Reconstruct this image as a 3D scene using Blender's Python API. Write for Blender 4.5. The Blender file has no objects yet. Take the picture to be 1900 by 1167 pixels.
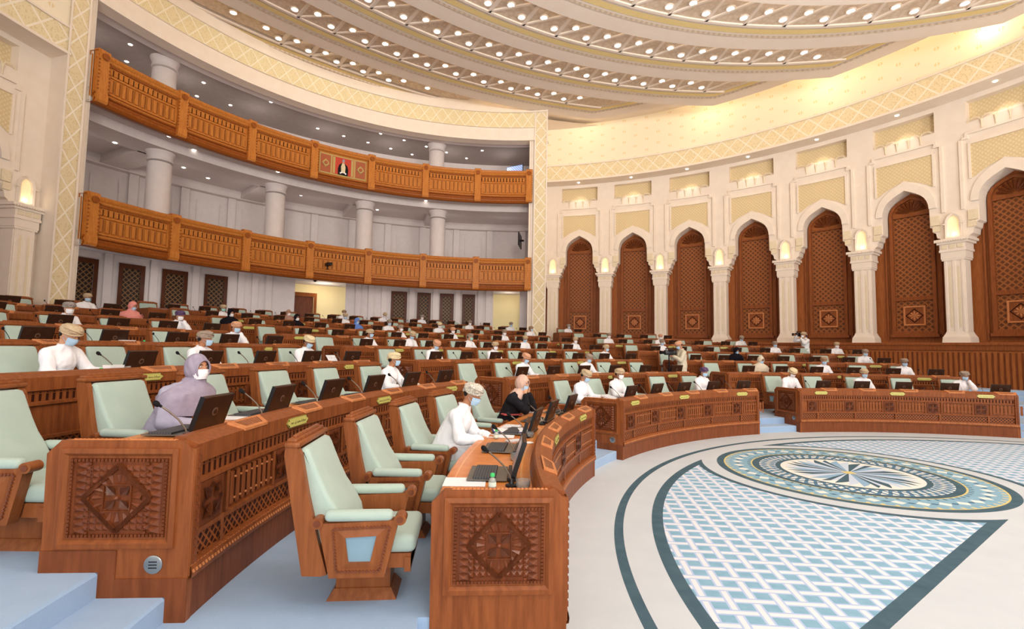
import bpy, bmesh, math, random
from mathutils import Vector, Matrix, noise
random.seed(7)
sc = bpy.context.scene
COL = sc.collection
rad, cos, sin, pi = math.radians, math.cos, math.sin, math.pi

# ------------------------------------------------------------------ meshes
class MB:
    def __init__(s): s.v=[]; s.f=[]; s.m=[]; s.sm=[]; s.uv=[]
    def add(s, vs, fs, mat=0, smooth=False, uvs=None):
        b=len(s.v); s.v.extend([tuple(p) for p in vs])
        for k,f in enumerate(fs):
            s.f.append(tuple(b+i for i in f)); s.m.append(mat); s.sm.append(smooth)
            s.uv.append(uvs[k] if uvs else None)
    def quad(s, a, b, c, d, mat=0, uv=None, smooth=False):
        s.add([a,b,c,d],[(0,1,2,3)],mat,smooth,[uv] if uv else None)
    def box(s, c, size, M=None, mat=0, taper=(1,1)):
        x,y,z=[k/2 for k in size]; tx,ty=taper
        P=[(-x,-y,-z),(x,-y,-z),(x,y,-z),(-x,y,-z),(-x*tx,-y*ty,z),(x*tx,-y*ty,z),(x*tx,y*ty,z),(-x*tx,y*ty,z)]
        P=[Vector(p) for p in P]
        if M is not None: P=[M@p for p in P]
        c=Vector(c); P=[p+c for p in P]
        s.add(P,[(3,2,1,0),(4,5,6,7),(0,1,5,4),(1,2,6,5),(2,3,7,6),(3,0,4,7)],mat)
    def rbox(s, c, size, bev=.02, seg=3, M=None, mat=0):
        bm=bmesh.new(); bmesh.ops.create_cube(bm,size=1)
        for v in bm.verts: v.co=Vector((v.co.x*size[0],v.co.y*size[1],v.co.z*size[2]))
        bmesh.ops.bevel(bm,geom=list(bm.edges),offset=bev,segments=seg,profile=.5,affect='EDGES')
        s.from_bm(bm,c,M,mat,True)
    def from_bm(s,bm,c=(0,0,0),M=None,mat=0,smooth=True):
        bm.verts.ensure_lookup_table(); c=Vector(c)
        s.add([((M@v.co) if M is not None else v.co)+c for v in bm.verts],[[v.index for v in f.verts] for f in bm.faces],mat,smooth); bm.free()
    def prism(s, poly, P0, U, V, N, h, mat=0, smooth=False):
        """poly of (u,v) extruded h along N from frame P0,U,V"""
        P0,U,V,N=Vector(P0),Vector(U),Vector(V),Vector(N)
        a=[P0+U*u+V*v for u,v in poly]; b=[p+N*h for p in a]; n=len(poly)
        s.add(a+b,[tuple(range(n-1,-1,-1)),tuple(range(n,2*n))]+[(i,(i+1)%n,n+(i+1)%n,n+i) for i in range(n)],mat,smooth)
    def tube(s, pts, r, n=8, mat=0, caps=True):
        pts=[Vector(p) for p in pts]; rs=r if isinstance(r,(list,tuple)) else [r]*len(pts)
        vs=[]; fs=[]; up=Vector((0,0,1)); prev=None
        for i,p in enumerate(pts):
            d=(pts[min(i+1,len(pts)-1)]-pts[max(i-1,0)]).normalized()
            if prev is None: x=d.orthogonal().normalized()
            else: x=(prev-d*prev.dot(d)).normalized()
            prev=x; y=d.cross(x)
            for k in range(n):
                t=2*pi*k/n; vs.append(p+(x*cos(t)+y*sin(t))*rs[i])
        for i in range(len(pts)-1):
            for k in range(n):
                fs.append((i*n+k,i*n+(k+1)%n,(i+1)*n+(k+1)%n,(i+1)*n+k))
        if caps: fs.append(tuple(range(n-1,-1,-1))); fs.append(tuple(range((len(pts)-1)*n,len(pts)*n)))
        s.add(vs,fs,mat,True)
    def lathe(s, prof, c=(0,0,0), n=20, mat=0, smooth=True, M=None):
        c=Vector(c); vs=[]; fs=[]
        for r,z in prof:
            for k in range(n):
                p=Vector((r*cos(2*pi*k/n),r*sin(2*pi*k/n),z)); vs.append((M@p if M is not None else p)+c)
        for i in range(len(prof)-1):
            for k in range(n): fs.append((i*n+k,i*n+(k+1)%n,(i+1)*n+(k+1)%n,(i+1)*n+k))
        if prof[0][0]>1e-4: fs.append(tuple(range(n-1,-1,-1)))
        if prof[-1][0]>1e-4: fs.append(tuple(range((len(prof)-1)*n,len(prof)*n)))
        s.add(vs,fs,mat,smooth)
    def ellipsoid(s,c,r,n=16,m=10,mat=0,M=None):
        prof=[(sin(pi*i/m),-cos(pi*i/m)) for i in range(m+1)]
        D=Matrix.Diagonal(Vector(r)).to_4x4().to_3x3()
        s.lathe(prof,c,n,mat,True,(M@D) if M is not None else D)
    def sweep(s, c, prof, a0, a1, seg=None, mat=0, closed=False, caps=False, smooth=False, z0=0):
        """revolve open/closed (R,z) profile about vertical axis at c between azimuths (deg)"""
        if seg is None: seg=max(2,int(abs(a1-a0)/1.2))
        n=len(prof); vs=[]; fs=[]; uvs=[]
        L=[0]
        for i in range(1,n): L.append(L[-1]+math.dist(prof[i],prof[i-1]))
        mats=mat if isinstance(mat,list) else None
        for k in range(seg+1):
            t=rad(a0+(a1-a0)*k/seg)
            for R,z in prof: vs.append((c[0]+R*cos(t),c[1]+R*sin(t),z+z0))
        m=n if closed else n-1
        mm=[]
        for k in range(seg):
            for i in range(m):
                j=(i+1)%n
                fs.append((k*n+i,(k+1)*n+i,(k+1)*n+j,k*n+j))
                Ra=prof[i][0]; u0=rad(a0+(a1-a0)*k/seg)*Ra; u1=rad(a0+(a1-a0)*(k+1)/seg)*Ra
                v0=L[i]; v1=L[j] if j else L[i]+math.dist(prof[i],prof[j])
                uvs.append(((u0,v0),(u1,v0),(u1,v1),(u0,v1))); mm.append(mats[i] if mats else mat)
        for f,u,q in zip(fs,uvs,mm): pass
        b=len(s.v); s.v.extend(vs)
        for f,u,q in zip(fs,uvs,mm):
            s.f.append(tuple(b+i for i in f)); s.m.append(q); s.sm.append(smooth); s.uv.append(u)
        if caps and closed:
            s.f.append(tuple(b+i for i in range(n-1,-1,-1))); s.f.append(tuple(b+seg*n+i for i in range(n)))
            s.m+= [mm[0]]*2; s.sm+=[False]*2; s.uv+=[None]*2
    def mesh(s, name, mats, origin=(0,0,0)):
        me=bpy.data.meshes.new(name); o=origin
        me.from_pydata([(p[0]-o[0],p[1]-o[1],p[2]-o[2]) for p in s.v],[],s.f)
        for m in mats: me.materials.append(m.m)
        me.polygons.foreach_set('material_index',s.m); me.polygons.foreach_set('use_smooth',s.sm)
        uvl=me.uv_layers.new(name='UVMap'); k=0; dat=[0.0]*(2*len(me.loops))
        for f,u in zip(s.f,s.uv):
            if u:
                for i,q in enumerate(u): dat[2*(k+i)]=q[0]; dat[2*(k+i)+1]=q[1]
            k+=len(f)
        uvl.data.foreach_set('uv',dat)
        if any(s.sm):
            try: me.set_sharp_from_angle(angle=rad(40))
            except Exception: pass
        me.update(); return me
    def build(s, name, mats, parent=None, origin=(0,0,0), label=None):
        if not isinstance(mats,(list,tuple)): mats=[mats]
        if not s.v: return None
        return link(name, s.mesh(name,mats,origin), parent, None if parent else origin, label)

def _at(s,name,mats,loc,rz=0):
    o=link(name,s.mesh(name,mats if isinstance(mats,list) else [mats]),None,loc); o.rotation_euler=(0,0,rz); return o
MB.at=_at
def link(name, data, parent=None, loc=None, label=None):
    o=bpy.data.objects.new(name,data); COL.objects.link(o)
    if parent is not None: o.parent=parent
    if loc is not None: o.location=loc
    if label: o['label']=label
    return o
def tag(o,label,cat,group=None):
    o['label']=label; o['category']=cat
    if group: o['group']=group
    return o
def struct(o): o['kind']='structure'; return o
def empty(name,loc,rz=0):
    o=link(name,None,None,loc); o.rotation_euler=(0,0,rz); o.empty_display_size=.1; return o
def kids(o): return KIDS.get(o.name,[])
def dup(o,parent=None,loc=None,rz=None):
    c=o.copy(); COL.objects.link(c)
    if parent is not None: c.parent=parent
    if loc is not None: c.location=loc
    if rz is not None: c.rotation_euler=(0,0,rz)
    for ch in list(o.children): dup(ch,c)
    return c

# ------------------------------------------------------------------ node helper
class X:
    """tiny expression wrapper over math nodes"""
    def __init__(s,nt,v): s.nt=nt; s.v=v
    def _o(s,op,*a):
        n=s.nt.nodes.new('ShaderNodeMath'); n.operation=op
        for i,q in enumerate((s,)+a):
            q=q.v if isinstance(q,X) else q
            if isinstance(q,(int,float)): n.inputs[i].default_value=q
            else: s.nt.links.new(q,n.inputs[i])
        return X(s.nt,n.outputs[0])
    def __add__(s,o): return s._o('ADD',o)
    def __sub__(s,o): return s._o('SUBTRACT',o)
    def __mul__(s,o): return s._o('MULTIPLY',o)
    def __truediv__(s,o): return s._o('DIVIDE',o)
    __radd__=__add__; __rmul__=__mul__
    def __rsub__(s,o): return (s*-1)+o
    def abs(s): return s._o('ABSOLUTE')
    def sqrt(s): return s._o('SQRT')
    def fract(s): return s._o('FRACT')
    def floor(s): return s._o('FLOOR')
    def lt(s,o): return s._o('LESS_THAN',o)
    def gt(s,o): return s._o('GREATER_THAN',o)
    def max(s,o): return s._o('MAXIMUM',o)
    def min(s,o): return s._o('MINIMUM',o)
    def atan2(s,o): return s._o('ARCTAN2',o)
    def mod(s,o): return s._o('FLOORED_MODULO',o)
    def btw(s,a,b): return s.gt(a)*s.lt(b)

def lin(c):
    c=c/255.0
    return c/12.92 if c<=.04045 else ((c+.055)/1.055)**2.4
def rgb(r,g,b): return (lin(r),lin(g),lin(b),1)

class Mat:
    def __init__(s,name,color,rough=.6,spec=.3,metal=0,bump=None,emit=None,estr=0):
        s.m=bpy.data.materials.new(name); s.m.use_nodes=True; s.nt=s.m.node_tree; s.b=s.nt.nodes['Principled BSDF']
        s.b.inputs['Base Color'].default_value=color; s.b.inputs['Roughness'].default_value=rough
        s.b.inputs['Specular IOR Level'].default_value=spec; s.b.inputs['Metallic'].default_value=metal
        if emit: s.b.inputs['Emission Color'].default_value=emit; s.b.inputs['Emission Strength'].default_value=estr
        s.m.diffuse_color=color
    def node(s,t,**kw):
        n=s.nt.nodes.new(t)
        for k,v in kw.items(): setattr(n,k,v)
        return n
    def coord(s,which='Object'):
        n=s.node('ShaderNodeTexCoord'); return n.outputs[which]
    def xyz(s,which='Object'):
        n=s.node('ShaderNodeSeparateXYZ'); s.nt.links.new(s.coord(which),n.inputs[0])
        return [X(s.nt,n.outputs[i]) for i in range(3)]
    def noise(s,scale=5,detail=3,which='Object',stretch=None,rough=.5):
        n=s.node('ShaderNodeTexNoise'); n.inputs['Scale'].default_value=scale; n.inputs['Detail'].default_value=detail; n.inputs['Roughness'].default_value=rough
        c=s.coord(which)
        if stretch:
            mp=s.node('ShaderNodeMapping'); mp.inputs['Scale'].default_value=stretch; s.nt.links.new(c,mp.inputs[0]); c=mp.outputs[0]
        s.nt.links.new(c,n.inputs['Vector']); return X(s.nt,n.outputs['Fac'])
    def mix(s,fac,a,b):
        n=s.node('ShaderNodeMix',data_type='RGBA')
        for sock,q in ((n.inputs[0],fac),(n.inputs[6],a),(n.inputs[7],b)):
            if isinstance(q,X): s.nt.links.new(q.v,sock)
            elif isinstance(q,(float,int)): sock.default_value=q
            elif isinstance(q,tuple): sock.default_value=q
            else: s.nt.links.new(q,sock)
        return n.outputs[2]
    def color(s,sock): s.nt.links.new(sock,s.b.inputs['Base Color']); return s
    def bump(s,h,strength=.3,dist=.01):
        n=s.node('ShaderNodeBump'); n.inputs['Strength'].default_value=strength; n.inputs['Distance'].default_value=dist
        s.nt.links.new(h.v if isinstance(h,X) else h,n.inputs['Height']); s.nt.links.new(n.outputs[0],s.b.inputs['Normal']); return s

def wood(name,c1,c2,rough=.38,stretch=(9,9,.9),spec=.2,scale=3.0):
    m=Mat(name,c1,rough,spec); n=m.noise(scale,4,stretch=stretch,rough=.6)
    m.color(m.mix((n-.32)*2.4,c2,c1)); return m
W_DESK=wood('wood_desk',rgb(158,90,48),rgb(124,66,34))
W_DARK=wood('wood_carved',rgb(130,68,36),rgb(100,50,24),rough=.36)
W_TOP=wood('wood_worktop',rgb(226,142,70),rgb(206,118,52),rough=.28,stretch=(1.2,1.2,1.2),spec=.3,scale=6)
W_TAB=wood('wood_tab',rgb(214,142,92),rgb(190,116,68),rough=.45)
W_BALC=wood('wood_balcony',rgb(210,136,62),rgb(182,106,42),rough=.42)
W_BALD=wood('wood_balcony_dark',rgb(166,92,34),rgb(134,68,22),rough=.45)
W_PANEL=wood('wood_wall_panel',rgb(178,106,56),rgb(150,82,40),rough=.42)
W_CHAIR=wood('wood_chair',rgb(160,94,52),rgb(130,72,38),rough=.35)
W_LINE=Mat('wood_inlay',rgb(228,160,96),.3,.4)
DARK=Mat('dark_recess',rgb(58,26,14),.7,.1)
BLACK=Mat('black_plastic',rgb(26,24,26),.35,.4)
BLACKM=Mat('black_matte',rgb(22,20,22),.75,.2)
CHROME=Mat('brushed_metal',rgb(176,176,172),.28,.5,metal=.9)
STEEL=Mat('mic_stem_metal',rgb(120,108,96),.3,.5,metal=.8)
LID=wood('screen_lid',rgb(66,42,30),rgb(54,34,24),rough=.3)
EMB=Mat('lid_emblem',rgb(112,82,64),.4,.5)
KEYS=Mat('keyboard_keys',rgb(70,70,74),.6,.2)
_x,_y,_z=KEYS.xyz('Object')
_k=((_x*48).fract().gt(.18))*((_y*36).fract().gt(.16)); KEYS.color(KEYS.mix(_k,rgb(28,28,30),rgb(92,92,96)))
SCREEN=Mat('screen_glass',rgb(176,160,166),.25,.5)
PAPER=Mat('paper',rgb(250,249,250),.8,.1); PAPER.color(PAPER.mix(PAPER.noise(40,2),rgb(244,244,248),rgb(253,252,250)))
PAPERT=Mat('printed_paper',rgb(240,240,244),.8,.1)
_x,_y,_z=PAPERT.xyz('Object'); PAPERT.color(PAPERT.mix(((_x*60).fract().lt(.4))*(PAPERT.noise(60,1).gt(.45)),rgb(246,246,248),rgb(176,178,188)))
BLUEB=Mat('blue_cover',rgb(38,48,110),.5,.3); BLUEP=Mat('pale_blue_folder',rgb(120,120,206),.6,.2); REDB=Mat('red_cover',rgb(216,96,92),.6,.2)
GREEN=Mat('green_cap',rgb(66,196,108),.4,.4)
CLEAR=Mat('clear_plastic',rgb(226,236,226),.1,.5); CLEAR.b.inputs['Transmission Weight'].default_value=.55
GLASS=Mat('clear_glass',rgb(236,240,238),.05,.5); GLASS.b.inputs['Transmission Weight'].default_value=.8
PLATE=Mat('brass_plate',rgb(206,196,104),.35,.5); PLATE.color(PLATE.mix(PLATE.noise(30,2),rgb(192,182,92),rgb(218,210,122)))
PLEDGE=Mat('brass_plate_rim',rgb(150,140,72),.4,.5)
INK=Mat('ink',rgb(40,38,30),.8,.1)
def fabric(name,c1,c2,scale=260):
    m=Mat(name,c1,.92,.15); n=m.noise(scale,2); n2=m.noise(7,3)
    m.color(m.mix(n*.6+n2*.5,c2,c1)); m.bump(n,.25,.004); m.b.inputs['Sheen Weight'].default_value=.25; return m
FAB=fabric('chair_fabric',rgb(190,205,192),rgb(160,181,172))
CARPB=fabric('blue_carpet',rgb(168,193,222),rgb(146,173,206),scale=120)
MINT=FAB
PLASTER=Mat('cream_plaster',rgb(246,230,214),.8,.2); PLASTER.color(PLASTER.mix(PLASTER.noise(3,3),rgb(240,222,204),rgb(250,236,220)))
CEILP=Mat('ceiling_plaster',rgb(228,204,184),.85,.15); CEILP.color(CEILP.mix(CEILP.noise(2,3),rgb(238,220,204),rgb(244,230,216)))
YELLOW=Mat('gilded_band',rgb(234,208,146),.7,.2); YELLOW.color(YELLOW.mix(YELLOW.noise(12,2),rgb(228,200,136),rgb(240,216,156)))
ORN=Mat('egg_dart_moulding',rgb(204,182,160),.8,.2)
_x,_y,_z=ORN.xyz('UV'); _w=((_x*5).fract()-.5).abs(); ORN.color(ORN.mix(_w*2,rgb(232,212,190),rgb(206,184,160))); ORN.bump(_w,.6,.04)
COFF=Mat('coffer_pattern',rgb(214,190,164),.85,.15)
_n=COFF.node('ShaderNodeTexVoronoi'); _n.inputs['Scale'].default_value=7; COFF.nt.links.new(COFF.coord('Object'),_n.inputs['Vector'])
COFF.color(COFF.mix(X(COFF.nt,_n.outputs[0])*1.2,rgb(234,214,194),rgb(214,190,164))); COFF.bump(X(COFF.nt,_n.outputs[0]),.3,.02)
def diamond(name,ground,line,fill,p,h,lw=.10,inner=True):
    """zigzag diamonds along u; v measured from band bottom, height h"""
    m=Mat(name,ground,.8,.2); u,v,_=m.xyz('UV')
    t=((u/p).fract()-.5).abs()*2; vv=(v/h).mod(1.0)
    q=((vv-.5)*2).abs()
    d=(q-t).abs(); ln=d.lt(lw*1.3)
    ins=q.lt(t-lw*1.3) if False else (t-lw*1.3).gt(q)
    n=m.noise(38,2); vor=m.node('ShaderNodeTexVoronoi'); vor.inputs['Scale'].default_value=14; m.nt.links.new(m.coord('Object'),vor.inputs['Vector'])
    flo=X(m.nt,vor.outputs[0]).lt(.36)*(1-ln)
    c=m.mix(flo*.8,ground,fill); c=m.mix(ln,c,line); m.color(c)
    m.bump(ln*1.0+flo*.35,.7,.05); return m
DIA=diamond('diamond_frieze',rgb(240,222,182),rgb(252,240,218),rgb(226,204,156),.78,.82,.075)
DIAH=diamond('diamond_header',rgb(240,222,178),rgb(252,240,214),rgb(230,208,160),.60,.80,.07)
DIAV=diamond('diamond_strip',rgb(236,216,176),rgb(252,240,220),rgb(226,202,156),.78,.62,.075)
DAMASK=Mat('beige_damask',rgb(232,210,168),.85,.15)
u,v,_=DAMASK.xyz('UV'); a=((u+v)*6.5).fract()-.5; b=((u-v)*6.5).fract()-.5
DAMASK.color(DAMASK.mix((a.abs()*2).max(b.abs()*2)*.9,rgb(238,218,178),rgb(220,194,148))); DAMASK.bump((a.abs()).max(b.abs()),.4,.03)
WALLP=Mat('motif_wallpaper',rgb(248,226,182),.85,.15)
u,v,_=WALLP.xyz('UV'); a=((u/.62).fract()-.5).abs(); b=((v/.62+(u/.62).floor()*.5).fract()-.5).abs()
WALLP.color(WALLP.mix((a+b).lt(.17)*((a*7).fract().gt(.25)),rgb(250,236,210),rgb(240,214,166)))
def lattice(name,c_hole,c_line,k,w=.2):
    m=Mat(name,c_line,.5,.3); u,v,_=m.xyz('UV')
    a=(((u+v)*k).fract()-.5).abs(); b=(((u-v)*k).fract()-.5).abs()
    ln=(a.lt(w)).max(b.lt(w)); m.color(m.mix(ln,c_hole,c_line)); m.bump(ln,.6,.02); return m
LATD=lattice('desk_lattice',rgb(64,30,14),rgb(160,88,42),14,.15)
LATP=lattice('panel_lattice',rgb(104,58,28),rgb(158,92,46),4.6,.17)
LATG=lattice('door_lattice',rgb(34,18,10),rgb(128,92,56),5,.13)
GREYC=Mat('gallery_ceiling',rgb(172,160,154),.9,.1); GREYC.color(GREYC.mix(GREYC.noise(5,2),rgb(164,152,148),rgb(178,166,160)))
GWALL=Mat('gallery_wall',rgb(226,214,210),.85,.15); GWALL.color(GWALL.mix(GWALL.noise(4,3),rgb(218,206,202),rgb(232,220,216)))
GDOOR=wood('gallery_door_wood',rgb(96,50,26),rgb(72,36,18),rough=.4)
GLOW=Mat('cove_glow',rgb(255,232,190),.5,emit=rgb(255,226,172),estr=9)
LAMP=Mat('downlight_face',rgb(255,255,250),.5,emit=rgb(255,244,226),estr=14)
LAMPS=Mat('spot_face',rgb(255,255,250),.5,emit=rgb(255,246,232),estr=7)
NICHE=Mat('niche_glow',rgb(255,236,196),.6,emit=rgb(255,226,160),estr=.35)
BULB=Mat('niche_bulb',rgb(255,250,230),.5,emit=rgb(255,240,200),estr=5)
WARMWALL=Mat('self_lit_lobby_wall',rgb(250,232,180),.8,emit=rgb(255,226,160),estr=.12)  # lobby glow put into the wall itself as faint emission
ROBE=Mat('white_robe',rgb(248,247,250),.85,.1); ROBE.color(ROBE.mix(ROBE.noise(9,3),rgb(238,238,244),rgb(252,251,252)))
def cloth(name,a,b,scale=30): 
    m=Mat(name,a,.9,.1); m.color(m.mix((m.noise(scale,3)-.3)*2.2,a,b)); return m
SKINS=[Mat('skin_%s'%n,c,.55,.3) for n,c in (('tan',rgb(186,128,94)),('brown',rgb(150,98,68)),('light',rgb(208,154,120)))]
HAIRM=Mat('black_hair',rgb(30,24,22),.6,.3)
EYEM=Mat('eye_white',rgb(226,220,214),.3,.4); IRIS=Mat('eye_iris',rgb(38,24,16),.3,.5)
MASKS={'blue':cloth('blue_mask',rgb(172,208,236),rgb(192,222,244),60),'white':cloth('white_mask',rgb(240,238,242),rgb(250,250,252),60),'green':cloth('green_mask',rgb(150,214,206),rgb(176,226,216),60)}
TURB={'beige':cloth('turban_beige',rgb(206,184,152),rgb(182,156,124)),'striped grey':cloth('turban_grey',rgb(182,170,160),rgb(122,112,112),45),'brown':cloth('turban_brown',rgb(176,146,116),rgb(150,118,92)),
 'pink':cloth('turban_pink',rgb(222,172,140),rgb(200,144,112)),'cream':cloth('turban_cream',rgb(232,214,176),rgb(212,190,148)),'taupe':cloth('turban_taupe',rgb(172,154,138),rgb(140,122,108)),
 'purple':cloth('turban_purple',rgb(74,52,96),rgb(120,96,120),20),'patterned':cloth('turban_patterned',rgb(232,224,210),rgb(146,136,122),60)}
HIJ={'black':cloth('black_scarf',rgb(30,26,34),rgb(22,20,26)),'lilac grey':cloth('grey_scarf',rgb(168,156,172),rgb(148,136,154),14),'pink':cloth('pink_scarf',rgb(232,156,146),rgb(220,136,130)),
 'blue':cloth('blue_scarf',rgb(112,146,216),rgb(92,126,200)),'rose beige':cloth('rose_scarf',rgb(224,188,170),rgb(204,164,146),16),'patterned beige':cloth('patterned_scarf',rgb(196,160,140),rgb(140,100,90),50),'grey':cloth('dim_scarf',rgb(120,108,110),rgb(92,84,88)),'pale':cloth('pale_scarf',rgb(226,216,196),rgb(208,196,174))}
ROBES={'white':ROBE,'black':cloth('black_abaya',rgb(28,26,30),rgb(40,38,42),12),'grey':cloth('grey_abaya',rgb(172,166,184),rgb(156,150,170),10),'red':cloth('red_dress',rgb(222,74,66),rgb(204,60,56)),'navy':cloth('navy_dress',rgb(48,56,92),rgb(38,44,76)),'beige':cloth('beige_cloak',rgb(222,212,190),rgb(206,194,168),12)}
# ------------------------------------------------------------------ layout
O=(9.491,3.902); R1=9.136; PIT=2.348; RISE=.301
G=(-.526,12.151); WR=(-2.014,8.384); WL=(4.37,11.75); RWALL=21.3
Ri=lambda i:R1+PIT*(i-1)
Lv=lambda i:RISE*i
def pol(c,R,a,z=0): return Vector((c[0]+R*cos(rad(a)),c[1]+R*sin(rad(a)),z))
S2={1:144,2:146,3:147,4:147.7,5:148.3,6:148.7,7:149,8:149.1}
S3={1:103,2:104.7,3:105.6,4:106.2,5:106.8,6:107.1,7:107.4}
E1,E2=153.2,111.7
E3={1:70,2:72,3:74.2,4:74,5:74.5,6:76,7:78.5}
A0=183.5

# ------------------------------------------------------------------ floor carpet (pattern lives in the material, in world metres)
def carpet():
    m=Mat('patterned_carpet',rgb(228,228,226),.95,.05)
    x,y,_=m.xyz('Object')
    dO=((x-O[0])*(x-O[0])+(y-O[1])*(y-O[1])).sqrt()
    Mx,My=5.76,8.58
    mx,my=x-Mx,y-My
    r=(mx*mx+my*my).sqrt(); th=my.atan2(mx)
    # petals: between circle dO<8.08 and circle r>2.33, cut by straight chord
    ux,uy=.803,.596   # chord direction, outside normal (+n = toward lower right)
    dn=(x-6.12)*.596-(y-6.24)*.803
    dn2=(x-3.6)*(-.596)+(y-10.9)*.803      # far petal: mirrored beyond the medallion
    pet2=dO.lt(8.08)*r.gt(2.33)*dn.lt(0)
    inn2=dO.lt(7.95)*r.gt(2.43)*dn.lt(-.13)
    third=dn.btw(.98,1.12)*dO.lt(8.08)
    # woven lattice
    # axes a=(.199,-.016)/cell row, b=(-.02,-.194)/cell column
    det=.199*-.194-(-.016*-.02)
    rx,ry=x-1.727,y-4.464
    i=(rx*(-.194)-ry*(-.02))*(1/det); j=(ry*.199-rx*(-.016))*(1/det)
    fi=(i+.5).fract()-.5; fj=(j+.5).fract()-.5
    par=((i+.5).floor()+(j+.5).floor()).mod(2.0)
    ai,aj=fi.abs(),fj.abs()
    cell=ai.lt(.30)*aj.lt(.28)
    ei=(i).fract()-.5; ej=(j).fract()-.5
    si=(ei.abs()*-1+.5); sj=(ej.abs()*-1+.5)
    wv=ai.gt(.405); wh=aj.gt(.40)
    teal=m.mix(m.noise(9,3),rgb(124,168,194),rgb(156,196,218))
    hs=aj.gt(.28); vs_=ai.gt(.30); edge=rgb(186,204,236); whs=rgb(232,234,240)
    ceven=(i.floor()+j.floor()).mod(2.0).lt(.5)
    hw=aj.gt(.375); vw=ai.gt(.39)
    both=hs*vs_
    white=both*(ceven*hw+(1-ceven)*vw)+(1-both)*(hs*hw+vs_*vw)
    lc=m.mix(hs.max(vs_),teal,edge); lc=m.mix(white.min(1.0),lc,whs)
    dark=m.mix(m.noise(6,4),rgb(66,90,104),rgb(92,116,128))
    base=m.mix(m.noise(2.2,4),rgb(216,221,226),rgb(200,207,214))
    c=base
    c=m.mix(dO.btw(8.40,8.50),c,dark)
    c=m.mix(third,c,dark)
    c=m.mix(pet2,c,dark); c=m.mix(inn2,c,lc)
    # medallion
    gold=rgb(222,204,136); wht=rgb(236,236,230); blu=m.mix(m.noise(14,3),rgb(120,164,190),rgb(162,196,214))
    c=m.mix(r.lt(2.07),c,dark); c=m.mix(r.lt(1.95),c,gold); c=m.mix(r.lt(1.925),c,blu)
    ta=((th*(36/(2*pi))).fract()-.5).abs(); tb=((th*(72/(2*pi))).fract()-.5).abs()
    rr=((r-1.72)*3.4).abs()
    c=m.mix(r.btw(1.52,1.9)*((ta*2+rr*2).lt(.62)),c,wht)
    c=m.mix(r.btw(1.52,1.9)*(((ta*-2+1)+rr*3).lt(.42)),c,rgb(86,120,146))
    c=m.mix(r.btw(1.48,1.56)*tb.lt(.14),c,dark); c=m.mix(r.btw(1.86,1.93)*tb.lt(.14),c,rgb(222,206,150))
    c=m.mix(r.lt(1.5),c,gold); c=m.mix(r.lt(1.475),c,dark); c=m.mix(r.lt(1.36),c,wht)
    z1=(((th*(28/(2*pi))).fract()-.5).abs()*2-((r-1.22)*3.6+.5)).abs().lt(.2)
    z2=(((th*(28/(2*pi))+.5).fract()-.5).abs()*2-((r-1.22)*3.6+.5)).abs().lt(.2)
    c=m.mix(r.btw(1.08,1.36)*z1.max(z2),c,rgb(96,134,164)); c=m.mix(r.btw(1.08,1.36)*((z1*z2)),c,dark)
    c=m.mix(r.lt(1.1),c,dark); c=m.mix(r.lt(1.02),c,wht)
    n=th*(32/(2*pi)); f=n.fract(); tip=(f*-1+1)*.24+.72
    k4=n.floor().mod(4.0)
    ray=m.mix(k4.lt(.5),rgb(206,218,236),dark); ray=m.mix(k4.btw(1.5,2.5),ray,rgb(150,182,210)); ray=m.mix(k4.gt(2.5)*f.lt(.5),ray,dark)
    c=m.mix(r.lt(tip),c,ray)
    c=m.mix((mx.abs()).max(my.abs()).lt(.085),c,gold)
    m.color(c); m.bump(m.noise(160,2),.25,.004)
    return m
CARP=carpet()
b=MB(); n=96; b.add([(O[0]+34*cos(2*pi*k/n),O[1]+34*sin(2*pi*k/n),0) for k in range(n)],[tuple(range(n))]); struct(b.build('floor',CARP))
for i in range(1,9):
    b=MB(); r0=Ri(i)+.52; r1=Ri(i+1)+.60 if i<8 else 40
    if i==1:
        b.sweep(O,[(r0,-.02),(r0,Lv(1)-.015),(r0+.015,Lv(1)),(r0+.42,Lv(1))],40,A0+.2,140); b.sweep(O,[(r0+.42,-.02),(r0+.42,Lv(1)),(r1,Lv(1))],40,230,140)
        b.quad(pol(O,r0,A0+.2,-.02),pol(O,r0+.42,A0+.2,-.02),pol(O,r0+.42,A0+.2,Lv(1)),pol(O,r0,A0+.2,Lv(1)))
    else: b.sweep(O,[(r0,Lv(i-1)-.02),(r0,Lv(i)-.015),(r0+.015,Lv(i)),(r1,Lv(i))],40,230,140)
    struct(b.build('floor',CARPB))
    b=MB()
    spans=[(S2[i]+.1,E1-.1)]+([(A0+.1,200)] if i>1 else [])
    if i in S3: spans+=[(S3[i]+.1,E2-.1)]
    if i in E3: spans+=[(40,E3[i]-.1)]
    for lo,hi in spans:
        if i==8 and lo<150: continue
        b.sweep(O,[(Ri(i)+.12,Lv(i-1)-.02),(Ri(i)+.12,Lv(i-1)+.135),(Ri(i)+.135,Lv(i-1)+.15),(Ri(i)+.55,Lv(i-1)+.15)],lo,hi,12)
    struct(b.build('floor',CARPB))

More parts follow.
